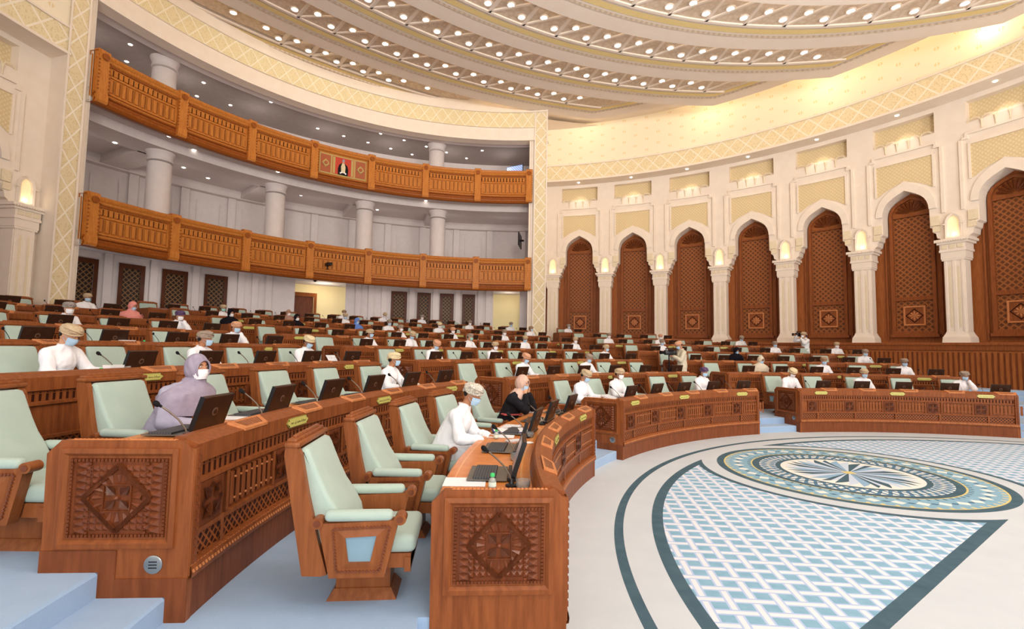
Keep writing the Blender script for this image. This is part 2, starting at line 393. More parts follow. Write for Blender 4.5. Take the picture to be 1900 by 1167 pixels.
# ------------------------------------------------------------------ arcade walls
ORD=['first','second','third','fourth','fifth','sixth','seventh','eighth','ninth','tenth','eleventh','twelfth','thirteenth','fourteenth','fifteenth','sixteenth','seventeenth','eighteenth','nineteenth','twentieth']
STEP=8.27; HB=rad(STEP)*RWALL/2+.0005
ARCH=[(1.135,6.42),(1.10,6.50),(1.00,6.56),(.97,6.74),(.90,6.78),(.88,6.95),(.80,7.0),(.79,7.02),(.785,7.75),(.77,7.93),(.72,8.10),(.64,8.25),(.52,8.38),(.36,8.50),(.18,8.60),(0,8.70)]
def archz(s):
    s=abs(s)
    if s>=ARCH[0][0]: return ARCH[0][1]
    for (a,za),(b_,zb) in zip(ARCH,ARCH[1:]):
        if b_<=s<=a: return za+(zb-za)*(a-s)/(a-b_+1e-9)
    return 8.7
def zs(k,z): return 2+(z-2)*k
def arcade(side,W,col_az,nb,Rf,faz,zceil,K=1.0):
    RW=RWALL*K
    def P(az,s,z,d=0): return pol(W,RW+d*K,az+math.degrees(s/RWALL),zs(K,z))
    wall=MB()
    bays=[col_az-STEP*(k+.5) if side=='right' else col_az+STEP*(k+.5) for k in range(nb)]
    ss=[-HB]+[-a for a,_ in ARCH]+[a for a,_ in reversed(ARCH)][1:]+[HB]
    zz=[6.42]+[z for _,z in ARCH]+[z for _,z in reversed(ARCH)][1:]+[6.42]
    for az in bays:
        for k in range(len(ss)-1):
            s0,s1,z0,z1=ss[k],ss[k+1],zz[k],zz[k+1]
            wall.quad(P(az,s0,z0),P(az,s1,z1),P(az,s1,10.75),P(az,s0,10.75),0)
            wall.quad(P(az,s0,z0),P(az,s0,z0,.62),P(az,s1,z1,.62),P(az,s1,z1),0)
        for s0,s1 in ((-HB,-1.05),(1.05,HB)): wall.quad(P(az,s0,10.75),P(az,s1,10.75),P(az,s1,11.8),P(az,s0,11.8))
        # niche recess with damask back
        for k in range(6):
            s0=-1.05+2.1*k/6; s1=s0+.35
            wall.quad(P(az,s0,10.95,.3),P(az,s1,10.95,.3),P(az,s1,11.58,.3),P(az,s0,11.58,.3),1,((s0,0),(s1,0),(s1,.6),(s0,.6)))
            wall.quad(P(az,s0,10.75),P(az,s1,10.75),P(az,s1,10.95,.3),P(az,s0,10.95,.3),0)
            wall.quad(P(az,s0,11.58),P(az,s1,11.58),P(az,s1,11.8),P(az,s0,11.8),0)
            wall.quad(P(az,s0,11.58,.3),P(az,s1,11.58,.3),P(az,s1,11.58),P(az,s0,11.58),0)
        for s0 in (-1.05,1.05): wall.quad(P(az,s0,10.75),P(az,s0,10.95,.3),P(az,s0,11.58,.3),P(az,s0,11.58),0)
        # stalactite scallops under the niche
        for k in range(5):
            s=-.8+.4*k
            for q in range(8):
                t0=pi*q/8; t1=pi*(q+1)/8
                wall.quad(P(az,s-.2*cos(t0),10.72+.16*sin(t0),-.03),P(az,s-.2*cos(t1),10.72+.16*sin(t1),-.03),P(az,s-.155*cos(t1),10.72+.12*sin(t1),-.03),P(az,s-.155*cos(t0),10.72+.12*sin(t0),-.03),2)
            if k<4: 
                c=P(az,s+.2,10.62,-.03); wall.lathe([(.0,-.24),(.022,-.2),(.012,-.12),(.03,0),(.05,.1),(0,.12)],c,8,2)
        # damask spandrel panel above the arch
        ks=[-.95+.1*k for k in range(20)]
        for s0,s1 in zip(ks,ks[1:]):
            def lo(s):
                v=archz(min(abs(s),.78)) ; e=.36 if abs(s)<.6 else .36+.1*(abs(s)-.6)
                return min(9.9,max(8.62, (archz(abs(s)*.74)+.40) if abs(s)<.92 else 8.62))
            wall.quad(P(az,s0,lo(s0),-.012),P(az,s1,lo(s1),-.012),P(az,s1,9.9,-.012),P(az,s0,9.9,-.012),1,((s0,lo(s0)),(s1,lo(s1)),(s1,9.9),(s0,9.9)))
        # raised mouldings around panel
        def bar(s0,s1,z0,z1,d0=-.055,mat=0):
            n=max(1,int(abs(s1-s0)/.35))
            for k in range(n):
                a=s0+(s1-s0)*k/n; c=s0+(s1-s0)*(k+1)/n
                V=[P(az,a,z0,d0),P(az,c,z0,d0),P(az,c,z1,d0),P(az,a,z1,d0),P(az,a,z0),P(az,c,z0),P(az,c,z1),P(az,a,z1)]
                wall.add(V,[(0,1,2,3),(4,5,1,0),(3,2,6,7),(5,6,2,1),(7,4,0,3)],mat)
        bar(-1.02,-.95,8.6,9.97); bar(.95,1.02,8.6,9.97); bar(-1.02,1.02,9.9,9.97)
        for sg in (-1,1):
            bar(min(sg*1.19,sg*1.29),max(sg*1.19,sg*1.29),7.5,10.12,-.07); bar(min(sg*1.19,sg*1.0),max(sg*1.19,sg*1.0),10.12,10.2,-.07)
            bar(min(sg*1.02,sg*1.10),max(sg*1.02,sg*1.10),10.2,10.36,-.07)
            # bracket blocks
            bar(min(sg*.82,sg*1.1),max(sg*.82,sg*1.1),7.05,7.42,-.06,2); bar(min(sg*.88,sg*1.12),max(sg*.88,sg*1.12),6.8,7.03,-.045,2)
        bar(-1.05,1.05,10.29,10.37,-.07)
        # archivolt (proud pale band following the arch)
        A=[(-a,z) for a,z in ARCH[8:]]+[(a,z) for a,z in reversed(ARCH[8:])][1:]
        for (s0,z0),(s1,z1) in zip(A,A[1:]):
            def outp(s,z):
                k=1.30; return (s*k, 7.75+(z-7.75)*1.42 if z>7.75 else z)
            o0,o1=outp(s0,z0),outp(s1,z1)
            wall.quad(P(az,s0,z0,-.05),P(az,s1,z1,-.05),P(az,o1[0],o1[1],-.05),P(az,o0[0],o0[1],-.05),0)
            wall.quad(P(az,s0,z0,-.05),P(az,s0,z0,0),P(az,s1,z1,0),P(az,s1,z1,-.05),0)
            wall.quad(P(az,o0[0],o0[1],-.05),P(az,o1[0],o1[1],-.05),P(az,o1[0],o1[1],0),P(az,o0[0],o0[1],0),0)
    if side=='left':
        e=bays[0]-math.degrees(HB/RWALL); wall.quad(P(e-1.35,0,1.0),P(e,0,1.0),P(e,0,11.8),P(e-1.35,0,11.8))
        wall.quad(P(e,0,6.42),P(e+.6,0,6.42),P(e+.6,0,11.8),P(e,0,11.8))
    else:
        e=bays[0]+math.degrees(HB/RWALL); wall.quad(P(e,0,6.42),P(e+2.2,0,6.42),P(e+2.2,0,11.8),P(e,0,11.8))
    struct(wall.build('wall_'+side,[PLASTER,DAMASK,W_IV]))
    def SW(mb,prof,*a): mb.sweep(W,[(r,zs(K,z)) for r,z in prof],*a)
    # frieze cornice, upper wallpaper
    f=MB()
    SW(f,[(RW+.3,11.76),(Rf-.06,11.76),(Rf-.06,11.86)],faz[0],faz[1],60,0)
    SW(f,[(Rf,11.86),(Rf,12.68)],faz[0],faz[1],60,1)
    SW(f,[(Rf-.06,11.86),(Rf,11.86)],faz[0],faz[1],60,0)
    SW(f,[(Rf,12.68),(Rf-.05,12.68),(Rf-.05,12.76),(Rf+.05,12.78)],faz[0],faz[1],60,0)
    SW(f,[(Rf+.05,12.78),(Rf+.05,2+(zceil-2)/K)],faz[0],faz[1],60,2)
    struct(f.build('wall_upper_'+side,[PLASTER,DIA,WALLP]))
    # wainscot ledge and wooden back wall
    w=MB(); az0,az1=(faz[0],faz[1])
    SW(w,[(RW-.42,2-2/K),(RW-.42,2.2)],az0,az1,60,0)
    SW(w,[(RW-.42,2.2),(RW-.47,2.22),(RW-.47,2.38),(RW-.5,2.4),(RW-.5,2.46),(RW-.47,2.5),(RW+.8,2.5)],az0,az1,60,1)
    SW(w,[(RW+.64,2.5),(RW+.64,8.9)],az0,az1,60,2)
    # vertical battens on the wainscot
    L=abs(az1-az0)*pi/180*RW; nb_=int(L/.16)
    for k in range(nb_):
        a=az0+(az1-az0)*k/nb_; da=math.degrees(.03/RW)
        for r_,z0,z1 in ((RW-.432,.6,2.14),):
            w.quad(pol(W,r_,a-da,z0),pol(W,r_,a+da,z0),pol(W,r_,a+da,z1),pol(W,r_,a-da,z1),3)
    struct(w.build('wall_wood_'+side,[W_PANEL,W_DESK,W_PANEL,W_DARK]))
    return P,bays
W_IV=Mat('ivory_relief',rgb(240,222,190),.8,.2); W_IV.color(W_IV.mix(W_IV.noise(26,2),rgb(226,204,166),rgb(248,234,208)))

def carved_door(P,az,label):
    c=P(az,0,2.5,.6); t=empty('arched_wooden_panel',c); tag(t,label,'wall panel','carved wooden panels in the arches')
    def strip(mb,s0,s1,z0,z1,d,mat=0,uv=False,n=None):
        n=n or max(1,int(abs(s1-s0)/.3))
        for k in range(n):
            a=s0+(s1-s0)*k/n; e=s0+(s1-s0)*(k+1)/n
            mb.quad(P(az,a,z0,d),P(az,e,z0,d),P(az,e,z1,d),P(az,a,z1,d),mat,((a,z0),(e,z0),(e,z1),(a,z1)))
    def bar(mb,s0,s1,z0,z1,d0,d1,mat=0):
        V=[P(az,s0,z0,d0),P(az,s1,z0,d0),P(az,s1,z1,d0),P(az,s0,z1,d0),P(az,s0,z0,d1),P(az,s1,z0,d1),P(az,s1,z1,d1),P(az,s0,z1,d1)]
        mb.add(V,[(0,1,2,3),(4,5,1,0),(3,2,6,7),(5,6,2,1),(7,4,0,3)],mat)
    f=MB()
    for sg in (-1,1):
        bar(f,min(sg*.62,sg*.74),max(sg*.62,sg*.74),2.95,7.75,.50,.62); bar(f,min(sg*.86,sg*.92),max(sg*.86,sg*.92),2.6,7.8,.54,.62)
    bar(f,-.74,.74,2.86,2.98,.46,.62); bar(f,-.80,.80,2.74,2.86,.42,.62); bar(f,-.62,.62,4.24,4.40,.52,.62); bar(f,-.62,.62,7.72,7.80,.52,.62)
    A=[(.74,7.75),(.72,8.0),(.62,8.2),(.42,8.37),(.2,8.47),(0,8.55)]; A=A+[(-s,z) for s,z in reversed(A)][1:]
    for (s0,z0),(s1,z1) in zip(A,A[1:]):
        k=.86; f.quad(P(az,s0,z0,.5),P(az,s1,z1,.5),P(az,s1*k,7.75+(z1-7.75)*k,.5),P(az,s0*k,7.75+(z0-7.75)*k,.5))
        f.quad(P(az,s0*k,7.75+(z0-7.75)*k,.5),P(az,s1*k,7.75+(z1-7.75)*k,.5),P(az,s1*k,7.75+(z1-7.75)*k,.62),P(az,s0*k,7.75+(z0-7.75)*k,.62))
    f.build('moulding',[W_DESK],t,c)
    u=MB(); strip(u,-.62,.62,4.40,7.72,.60); u.build('lattice',[LATP],t,c)
    u=MB(); strip(u,-.62,.62,2.98,4.24,.60); u.build('lattice',[LATP],t,c)
    q=MB(); bar(q,-.36,.36,3.22,4.02,.55,.60)
    for s0,s1,z0,z1 in ((-.36,.36,3.22,3.28),(-.36,.36,3.96,4.02),(-.36,-.30,3.22,4.02),(.30,.36,3.22,4.02)): bar(q,s0,s1,z0,z1,.52,.56,1)
    ro=q.build('rosette',[W_DESK,W_TAB],t,c)
    q=MB(); cc=(0,3.62)
    for k in range(8):
        a=2*pi*k/8; e=a+.28; d=a-.28
        q.quad(P(az,0,3.62,.50),P(az,.13*cos(d),3.62+.13*sin(d),.53),P(az,.21*cos(a),3.62+.21*sin(a),.54),P(az,.13*cos(e),3.62+.13*sin(e),.53),0)
    dm=[(.3,0),(0,.3),(-.3,0),(0,-.3)]
    for (a,b_),(e,d) in zip(dm,dm[1:]+dm[:1]): q.quad(P(az,a,3.62+b_,.535),P(az,e,3.62+d,.535),P(az,e*.84,3.62+d*.84,.535),P(az,a*.84,3.62+b_*.84,.535),1)
    q.build('flower',[W_TAB,DARK],ro,c)
    g_=MB()
    for k in range(9):
        t0=pi*(.06+.88*k/9); t1=pi*(.06+.88*(k+.8)/9); tm=(t0+t1)/2
        g_.add([P(az,.05*cos(t0),7.86+.05*sin(t0),.58),P(az,.5*cos(t0),7.86+.5*sin(t0)*.95,.60),P(az,.52*cos(tm),7.86+.55*sin(tm)*.95,.53),P(az,.5*cos(t1),7.86+.5*sin(t1)*.95,.60)],[(0,1,2),(0,2,3)],0)
    g_.build('shell_fan',[W_DARK],t,c)

def column(W,az,label,side,K=1.0):
    c=pol(W,(RWALL+.10)*K,az,zs(K,2.5)); t=empty('column',c,rad(az)); t.scale=(K,K,K); tag(t,label,'column','cream columns of the arcade')
    # local x points outward (away from the hall); the face seen is -x
    b=MB(); b.box((0,0,.11),(.74,.84,.22),taper=(.96,.96)); b.box((0,0,.27),(.70,.78,.10),taper=(.9,.88)); b.box((0,0,.37),(.62,.68,.10),taper=(.94,.9)); b.build('base',[PLASTER],t)
    b=MB(); b.box((0,0,1.75),(.56,.60,2.7))
    for sg in (-1,1): b.box((0,sg*.285,1.75),(.46,.06,2.7)); b.box((-.275,sg*.245,1.75),(.05,.06,2.7))
    b.box((-.275,0,1.75),(.05,.10,2.7)); b.build('shaft',[PLASTER],t)
    b=MB()
    for sg in (-1,1):
        b.prism([(-.035,-1.15),(.035,-1.15),(.035,1.1),(0,1.2),(-.035,1.1)],(-.284,sg*.13,1.72),(0,1,0),(0,0,1),(-1,0,0),.004)
    b.build('flute_inlay',[W_IV],t)
    b=MB(); b.box((0,0,3.14),(.64,.70,.08)); b.box((0,0,3.30),(.66,.74,.26)); b.box((0,0,3.47),(.72,.82,.08)); b.box((0,0,3.62),(.70,.78,.22)); b.box((0,0,3.78),(.80,.92,.10)); b.box((0,0,3.87),(.90,1.04,.10))
    for k in range(14): b.box((-.47,-.49+.0754*k,3.83),(.03,.04,.05))
    for sg in (-1,0,1): b.box((-.36,sg*.24,3.62),(.03,.17,.14),mat=1)
    b.build('capital',[PLASTER,W_IV],t)
def niche_lamp(W,az,label,side,K=1.0):
    c=pol(W,(RWALL-.02)*K,az,zs(K,6.46)); t=empty('niche_lamp',c,rad(az)); t.scale=(K,K,K); tag(t,label,'wall lamp','lit niche lamps above the columns')
    A=[(-.24,0),(.24,0),(.24,.62),(.22,.74),(.15,.86),(.06,.92),(0,.96),(-.06,.92),(-.15,.86),(-.22,.74),(-.24,.62)]
    b=MB()
    for (u0,v0),(u1,v1) in zip(A,A[1:]+A[:1]):
        k=.74; f=lambda u,v:(u*k,.06+v*.86)
        a,d=f(u0,v0),f(u1,v1)
        b.add([(-.12,u0,v0),(-.12,u1,v1),(-.10,d[0],d[1]),(-.10,a[0],a[1]),(0,u0,v0),(0,u1,v1),(-.015,d[0],d[1]),(-.015,a[0],a[1])],[(0,1,2,3),(4,5,1,0),(3,2,6,7)],0)
    for sg in (-1,1): b.box((-.10,sg*.27,.56),(.06,.08,.06))
    b.build('niche_frame',[PLASTER],t)
    b=MB(); b.prism([(u*.74,.06+v*.86) for u,v in A],(-.016,0,0),(0,1,0),(0,0,1),(1,0,0),.01); b.build('niche_back',[NICHE],t)
    b=MB(); b.ellipsoid((-.06,0,.14),(.035,.05,.06)); b.build('bulb',[BULB],t)

PR,baysR=arcade('right',WR,78.05,9,20.5,(79.4,4),15.2)
KL=.883
PL,baysL=arcade('left',WL,172.55,3,18.1,(171.4,199),15.2,KL)
for k in range(8):
    az=78.05-STEP*k
    column(WR,az,f'cream fluted column, {ORD[k]} from the gallery corner on the right wall','right')
    niche_lamp(WR,az,f'glowing arched niche lamp above the {ORD[k]} column from the gallery corner','right')
for k in range(8):
    carved_door(PR,baysR[k],f'tall arched carved wooden panel, {ORD[k]} bay from the gallery on the right wall')
column(WL,172.55,'cream fluted column at the far left edge beside the diamond strip','left',KL)
niche_lamp(WL,172.55,'glowing niche lamp above the column at the far left edge','left',KL)
carved_door(PL,baysL[0],'arched wooden panel cut by the far left edge')
for k in range(8):
    q=MB(); q.lathe([(0,-.012),(.06,-.012),(.07,0),(.07,.02)],(0,0,0),14)
    tag(q.at('frieze_spotlight',[LAMPS],pol(WR,RWALL-.45,baysR[k],11.745)),f'small recessed spotlight under the frieze above the {ORD[k]} arch from the gallery','ceiling light','spotlights under the right frieze')
# ------------------------------------------------------------------ gallery
GA0,GA1=84.2,167.2
DIAS=DIAV
h=MB()
# header: soffit, smooth fascia, diamond band, top
h.sweep(G,[(13.75,13.05),(13.75,12.9),(13.2,12.9),(13.2,13.55),(13.16,13.56)],80.3,170.3,90,0)
h.sweep(G,[(13.18,13.58),(13.18,14.38)],83.2,167.9,90,1)
h.sweep(G,[(13.16,14.38),(13.13,14.40),(13.13,14.46),(13.2,14.48),(13.2,15.3)],80.3,170.3,90,0)
struct(h.build('wall_gallery_header',[PLASTER,DIAH]))
h=MB()
def vstrip(a0,a1,z0,z1,R,mat):
    n=12
    for k in range(n):
        za=z0+(z1-z0)*k/n; zb=z0+(z1-z0)*(k+1)/n
        w=abs(rad(a1-a0))*R
        h.quad(pol(G,R,a0,za),pol(G,R,a1,za),pol(G,R,a1,zb),pol(G,R,a0,zb),mat,((za,0),(za,.62),(zb,.62),(zb,0)))
for a0,a1,s in ((80.4,83.1,1),(167.9,170.2,-1)):
    vstrip(a0,a1,1.5,15.2,13.18,1)
    for e in (a0,a1):
        d=.14
        h.sweep(G,[(13.2,1.5),(13.15,1.5),(13.15,15.0),(13.2,15.0)],e-d,e+d,1,0)
# inner jambs and returns
h.sweep(G,[(13.3,1.5),(13.3,12.95)],83.1,84.35,2,0); h.sweep(G,[(13.3,1.5),(13.3,12.95)],167.0,167.9,2,0)
def wallq(p,q,z0,z1,mat=0): h.quad((p[0],p[1],z0),(q[0],q[1],z0),(q[0],q[1],z1),(p[0],p[1],z1),mat)
wallq(pol(G,13.18,80.35),pol(WR,RWALL+.3,79.4),1.5,15.3); 
wallq(pol(G,13.18,170.25),pol(WL,18.85,171.2),0,10.7)
wallq(pol(G,13.18,170.25),pol(WL,18.12,171.5),10.6,15.3)
wallq(pol(G,13.18,84.35),pol(G,13.8,84.35),1.5,13.0); wallq(pol(G,13.18,167.0),pol(G,13.8,167.0),1.5,13.0)
struct(h.build('trim_gallery_frame',[PLASTER,DIAV]))
# back walls, side walls, slabs and ceilings of the three levels
h=MB()
gs=GA0-.3; ge=GA1+.6
h.sweep(G,[(16.0,1.0),(16.0,5.32)],129.8,ge,34,0); h.sweep(G,[(16.0,1.0),(16.0,5.32)],92.0,120.9,26,0)
h.sweep(G,[(16.0,1.0),(16.0,5.32)],gs,86.6,2,0)
struct(h.build('wall_gallery_ground',[GWALL]))
h=MB(); h.sweep(G,[(18.6,5.4),(18.6,9.7)],gs,ge,60,0); 
for k in range(13):
    a=86+6.4*k
    h.sweep(G,[(18.6,5.6),(18.45,5.6),(18.45,9.3),(18.6,9.3)],a,a+1.1,1,0); h.sweep(G,[(18.58,6.1),(18.54,6.1),(18.54,8.9),(18.58,8.9)],a+1.9,a+2.1,1,0); h.sweep(G,[(18.58,6.1),(18.54,6.1),(18.54,8.9),(18.58,8.9)],a+5.1,a+5.3,1,0)
h.sweep(G,[(18.6,9.3),(18.3,9.32),(18.2,9.5),(18.2,9.7)],gs,ge,60,0)
struct(h.build('wall_gallery_middle',[GWALL]))
h=MB(); h.sweep(G,[(17.6,10.0),(17.6,13.1)],gs,ge,60,0); h.sweep(G,[(17.6,12.6),(17.4,12.7),(17.3,13.1)],gs,ge,60,0)
struct(h.build('wall_gallery_upper',[GWALL]))
h=MB()
for a in (gs,ge):
    for z0,z1,r in ((1,5.32,16.1),(5.4,9.7,18.7),(10,13.1,17.7)): 
        h.quad(pol(G,13.25,a,z0),pol(G,r,a,z0),pol(G,r,a,z1),pol(G,13.25,a,z1))
struct(h.build('wall_gallery_side',[GWALL]))
gs,ge=GA0+.05,GA1-.05
h=MB(); h.sweep(G,[(13.2,5.02),(13.4,5.05),(13.45,5.30),(18.8,5.30),(18.8,5.42),(13.25,5.42)],gs,ge,60,0,True); struct(h.build('ceiling_gallery_ground',[GWALL]))
h=MB(); h.sweep(G,[(13.2,9.58),(13.4,9.6),(13.45,9.68),(18.8,9.68),(18.8,10.0),(13.25,10.0)],gs,ge,60,0,True)
h.sweep(G,[(15.5,9.36),(15.5,9.7)],gs,ge,60,0); h.sweep(G,[(14.2,9.7),(14.2,9.36),(15.5,9.36)],gs,ge,60,0)
for a in (153.2,135.2,118.8,104):
    t=a; V=[pol(G,15.4,t-1.9,9.36),pol(G,15.4,t+1.9,9.36),pol(G,18.5,t+1.6,9.36),pol(G,18.5,t-1.6,9.36)]; V+= [p+Vector((0,0,.34)) for p in V]
    h.add(V,[(0,1,2,3),(0,1,5,4),(2,3,7,6),(1,2,6,5),(3,0,4,7)],0)
struct(h.build('ceiling_gallery_middle',[GWALL]))
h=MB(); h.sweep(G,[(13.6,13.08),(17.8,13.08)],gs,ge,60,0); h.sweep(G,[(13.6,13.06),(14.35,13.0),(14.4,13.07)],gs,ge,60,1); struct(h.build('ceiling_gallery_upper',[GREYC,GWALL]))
# ground-floor pilasters
h=MB()
for a in (164,156.7,151,145.3,138.6,136.4,134.2,118.6,116.2,113.7,108.3,103.7,99.15,94.6,93.0):
    h.sweep(G,[(16.0,1.6),(15.93,1.6),(15.93,5.3),(16.0,5.3)],a-.5,a+.5,1,0)
struct(h.build('trim_gallery_pilasters',[GWALL]))
# lattice doors along the ground floor
doors=[(160.9,157.9),(155.5,152.2),(150,146.5),(144.1,140.7),(112.4,109.3),(107.3,104.6),(102.8,100.0),(98.3,95.7)]
DN=['far left','second','third','fourth','fifth','sixth','seventh','rightmost']
for k,(a1,a0) in enumerate(doors):
    am=(a0+a1)/2; c=pol(G,15.95,am,Lv(8)); t=empty('lattice_door',c); tag(t,f'dark wooden lattice door under the lower balcony, {"leftmost" if k==0 else DN[k] if k==7 else DN[k]+" from the left"}','door','dark lattice doors under the balcony')
    zt=5.02; q=MB()
    q.sweep(G,[(15.98,Lv(8)),(15.90,Lv(8)),(15.90,zt),(15.98,zt)],a0,a0+.55,1,0); q.sweep(G,[(15.98,Lv(8)),(15.90,Lv(8)),(15.90,zt),(15.98,zt)],a1-.55,a1,1,0)
    q.sweep(G,[(15.98,zt-.18),(15.90,zt-.18),(15.90,zt),(15.98,zt)],a0,a1,2,0); q.sweep(G,[(15.98,Lv(8)),(15.92,Lv(8)),(15.92,3.2),(15.98,3.2)],a0,a1,2,0)
    q.build('door_frame',[GDOOR],t,c)
    q=MB(); q.sweep(G,[(15.95,3.2),(15.95,zt-.18)],a0+.5,a1-.5,2,0); q.build('lattice_screen',[LATG],t,c)
# lit lobby openings behind the ground floor
h=MB()
for a0,a1 in ((121,129.8),):
    pass
h.sweep(G,[(18.2,2),(18.2,5.3)],118,136,10,0); h.sweep(G,[(18.2,2),(18.2,5.3)],82,95,6,0)
struct(h.build('wall_lobby',[WARMWALL]))
t=empty('lobby_door',pol(G,17.2,127.2,Lv(8))); tag(t,'brown wooden door with frame in the lit lobby under the lower balcony','door')
c=pol(G,17.2,127.2,Lv(8)); q=MB(); q.sweep(G,[(17.25,2.4),(17.15,2.4),(17.15,4.75),(17.25,4.75)],125.0,125.5,1,0); q.sweep(G,[(17.25,2.4),(17.15,2.4),(17.15,4.75),(17.25,4.75)],128.9,129.4,1,0); q.sweep(G,[(17.25,4.55),(17.15,4.55),(17.15,4.75),(17.25,4.75)],125,129.4,2,0); q.build('door_frame',[W_BALD],t,c)
q=MB(); q.sweep(G,[(17.22,2.4),(17.22,4.55)],125.5,128.9,2,0); q.build('door_leaf',[W_DARK],t,c)
# gallery columns
def gcol(a,z0,z1,label):
    c=pol(G,14.85,a,z0); t=empty('gallery_column',c); tag(t,label,'column','round white gallery columns'); H=z1-z0
    b=MB(); b.lathe([(.41,0),(.41,H-.5),(.40,H-.45)],(0,0,0),28); b.build('shaft',[GWALL],t)
    b=MB(); b.lathe([(.41,H-.40),(.44,H-.38),(.44,H-.33),(.42,H-.31),(.43,H-.2),(.47,H-.1),(.50,H-.04),(.50,H)],(0,0,0),28); b.build('capital',[GWALL],t)
for k,a in enumerate((153.2,135.2,118.8,104.0)): gcol(a,5.42,9.38,f'round white column behind the lower balcony, {["leftmost","second from the left","third from the left","rightmost"][k]}')
gcol(153.4,10.0,13.08,'round white column behind the upper balcony, left one'); gcol(104.6,10.0,13.08,'round white column behind the upper balcony, right one')
# balconies
POSTS=[166.3-11.72*k for k in range(8)]
def balcony(name,label,z0,z1,emblem=None):
    H=z1-z0; c=pol(G,13.03,125.5,z0); t=empty(name,c); tag(t,label,'balcony')
    q=MB(); q.sweep(G,[(13.06,z0+.0),(13.12,z0-.02),(13.45,z0+.06)],GA0+.2,GA1,70,1)
    q.sweep(G,[(13.14,z0-.02),(13.06,z0),(13.0,z0+.08),(12.99,z0+.14),(13.05,z0+.2),(13.05,z0+.26),(12.99,z0+.29),(12.99,z0+.33),(13.06,z0+.34)],GA0+.2,GA1,70,0)
    q.build('base_moulding',[W_BALD,W_BALD],t,c)
    q=MB(); q.sweep(G,[(13.07,z0+.3),(13.07,z1-.2)],GA0+.2,GA1,70,0); q.sweep(G,[(13.2,z0+.2),(13.2,z1-.1)],GA0+.2,GA1,70,0)
    q.build('parapet_wall',[W_BALC],t,c)
    q=MB(); q.sweep(G,[(13.02,z1-.26),(12.98,z1-.22),(12.98,z1-.17),(12.93,z1-.12),(12.92,z1-.05),(12.97,z1),(13.3,z1),(13.3,z1-.12)],GA0+.2,GA1,70,0,smooth=True)
    q.build('top_rail',[W_BALC],t,c)
    for k,a in enumerate(POSTS):
        q=MB(); d=.72
        q.sweep(G,[(13.1,z0+.02),(12.94,z0+.02),(12.90,z0+.1),(12.90,z0+.3),(12.92,z0+.34),(12.92,z1-.12),(12.90,z1-.08),(12.90,z1+.02),(12.96,z1+.07),(13.15,z1+.07)],a-d,a+d,2,0)
        for e,f in ((a-d,1),(a+d,-1)):
            pr=[(13.1,z0+.02),(12.94,z0+.02),(12.90,z0+.1),(12.90,z0+.3),(12.92,z0+.34),(12.92,z1-.12),(12.90,z1-.08),(12.90,z1+.02),(12.96,z1+.07),(13.15,z1+.07)]
            q.add([pol(G,R,e,z) for R,z in pr],[tuple(range(len(pr)))],0)
        P0=pol(G,12.89,a,z1-.16); U=Vector((-sin(rad(a)),cos(rad(a)),0)); N=-Vector((cos(rad(a)),sin(rad(a)),0)); V=Vector((0,0,1))
        q.prism([(.11*cos(2*pi*j/16),.11*sin(2*pi*j/16)) for j in range(16)],P0,U,V,N,.03,1)
        for j in range(9):
            for sg in (-1,1):
                q.prism([(-.02,-.02),(.02,-.02),(.02,.02),(-.02,.02)],pol(G,12.93,a+sg*d,z0+.42+j*.12),U,V,N,.03,1)
        q.build('post',[W_BALC,W_BALD],t,c)
    for k in range(7):
        a1=POSTS[k]-.9; a0=POSTS[k+1]+.9
        if emblem==k: emblem_panel(t,c,a0,a1,z0,z1); continue
        q=MB(); w=a1-a0
        q.sweep(G,[(13.07,z1-.33),(13.02,z1-.33),(13.02,z1-.27),(13.07,z1-.27)],a0,a1,8,1)
        q.sweep(G,[(13.06,z1-.60),(13.02,z1-.62),(13.02,z1-.66),(13.07,z1-.67)],a0,a1,8,0); q.sweep(G,[(13.07,z0+.42),(13.0,z0+.43),(13.0,z0+.47),(13.07,z0+.50)],a0,a1,8,0)
        n=14
        for j in range(n):
            am=a0+w*(j+.5)/n; e=w/n*.36
            q.sweep(G,[(13.07,z1-.57),(13.035,z1-.56),(13.035,z1-.38),(13.07,z1-.37)],am-e,am+e,1,0)
            q.sweep(G,[(13.066,z1-.57),(13.066,z1-.37)],am+e,am+w/n*.64,1,2)
        n=11; zt=z1-.70; zb=z0+.52
        for j in range(n):
            am=a0+w*(j+.5)/n; e=w/n*.26
            q.sweep(G,[(13.07,zb),(13.03,zb+.01),(13.03,zt-.01),(13.07,zt)],am-e,am+e,1,0)
            if j<n-1: q.sweep(G,[(13.066,zb),(13.066,zt)],am+e+.12,am+w/n-e-.12,1,3)
        for e in (a0+.06,a1-.06): q.sweep(G,[(13.07,zb-.05),(13.01,zb-.05),(13.01,zt+.05),(13.07,zt+.05)],e-.16,e+.16,1,0)
        q.build('carved_panel',[W_BALC,W_BALD,DARK,TWIST],t,c)
    return t
TWIST=Mat('twisted_groove',rgb(150,84,30),.5,.3)
u,v,_=TWIST.xyz('UV'); k_=((v*14+u*30).fract()-.5).abs(); TWIST.color(TWIST.mix(k_*2,rgb(92,46,16),rgb(190,112,44))); TWIST.bump(k_,.6,.02)
GOLDF=Mat('gilt_frame',rgb(186,160,96),.4,.4); REDW=Mat('red_backdrop',rgb(196,70,54),.6,.2); EMW=Mat('emblem_panel_red_brown',rgb(170,92,58),.5,.3)
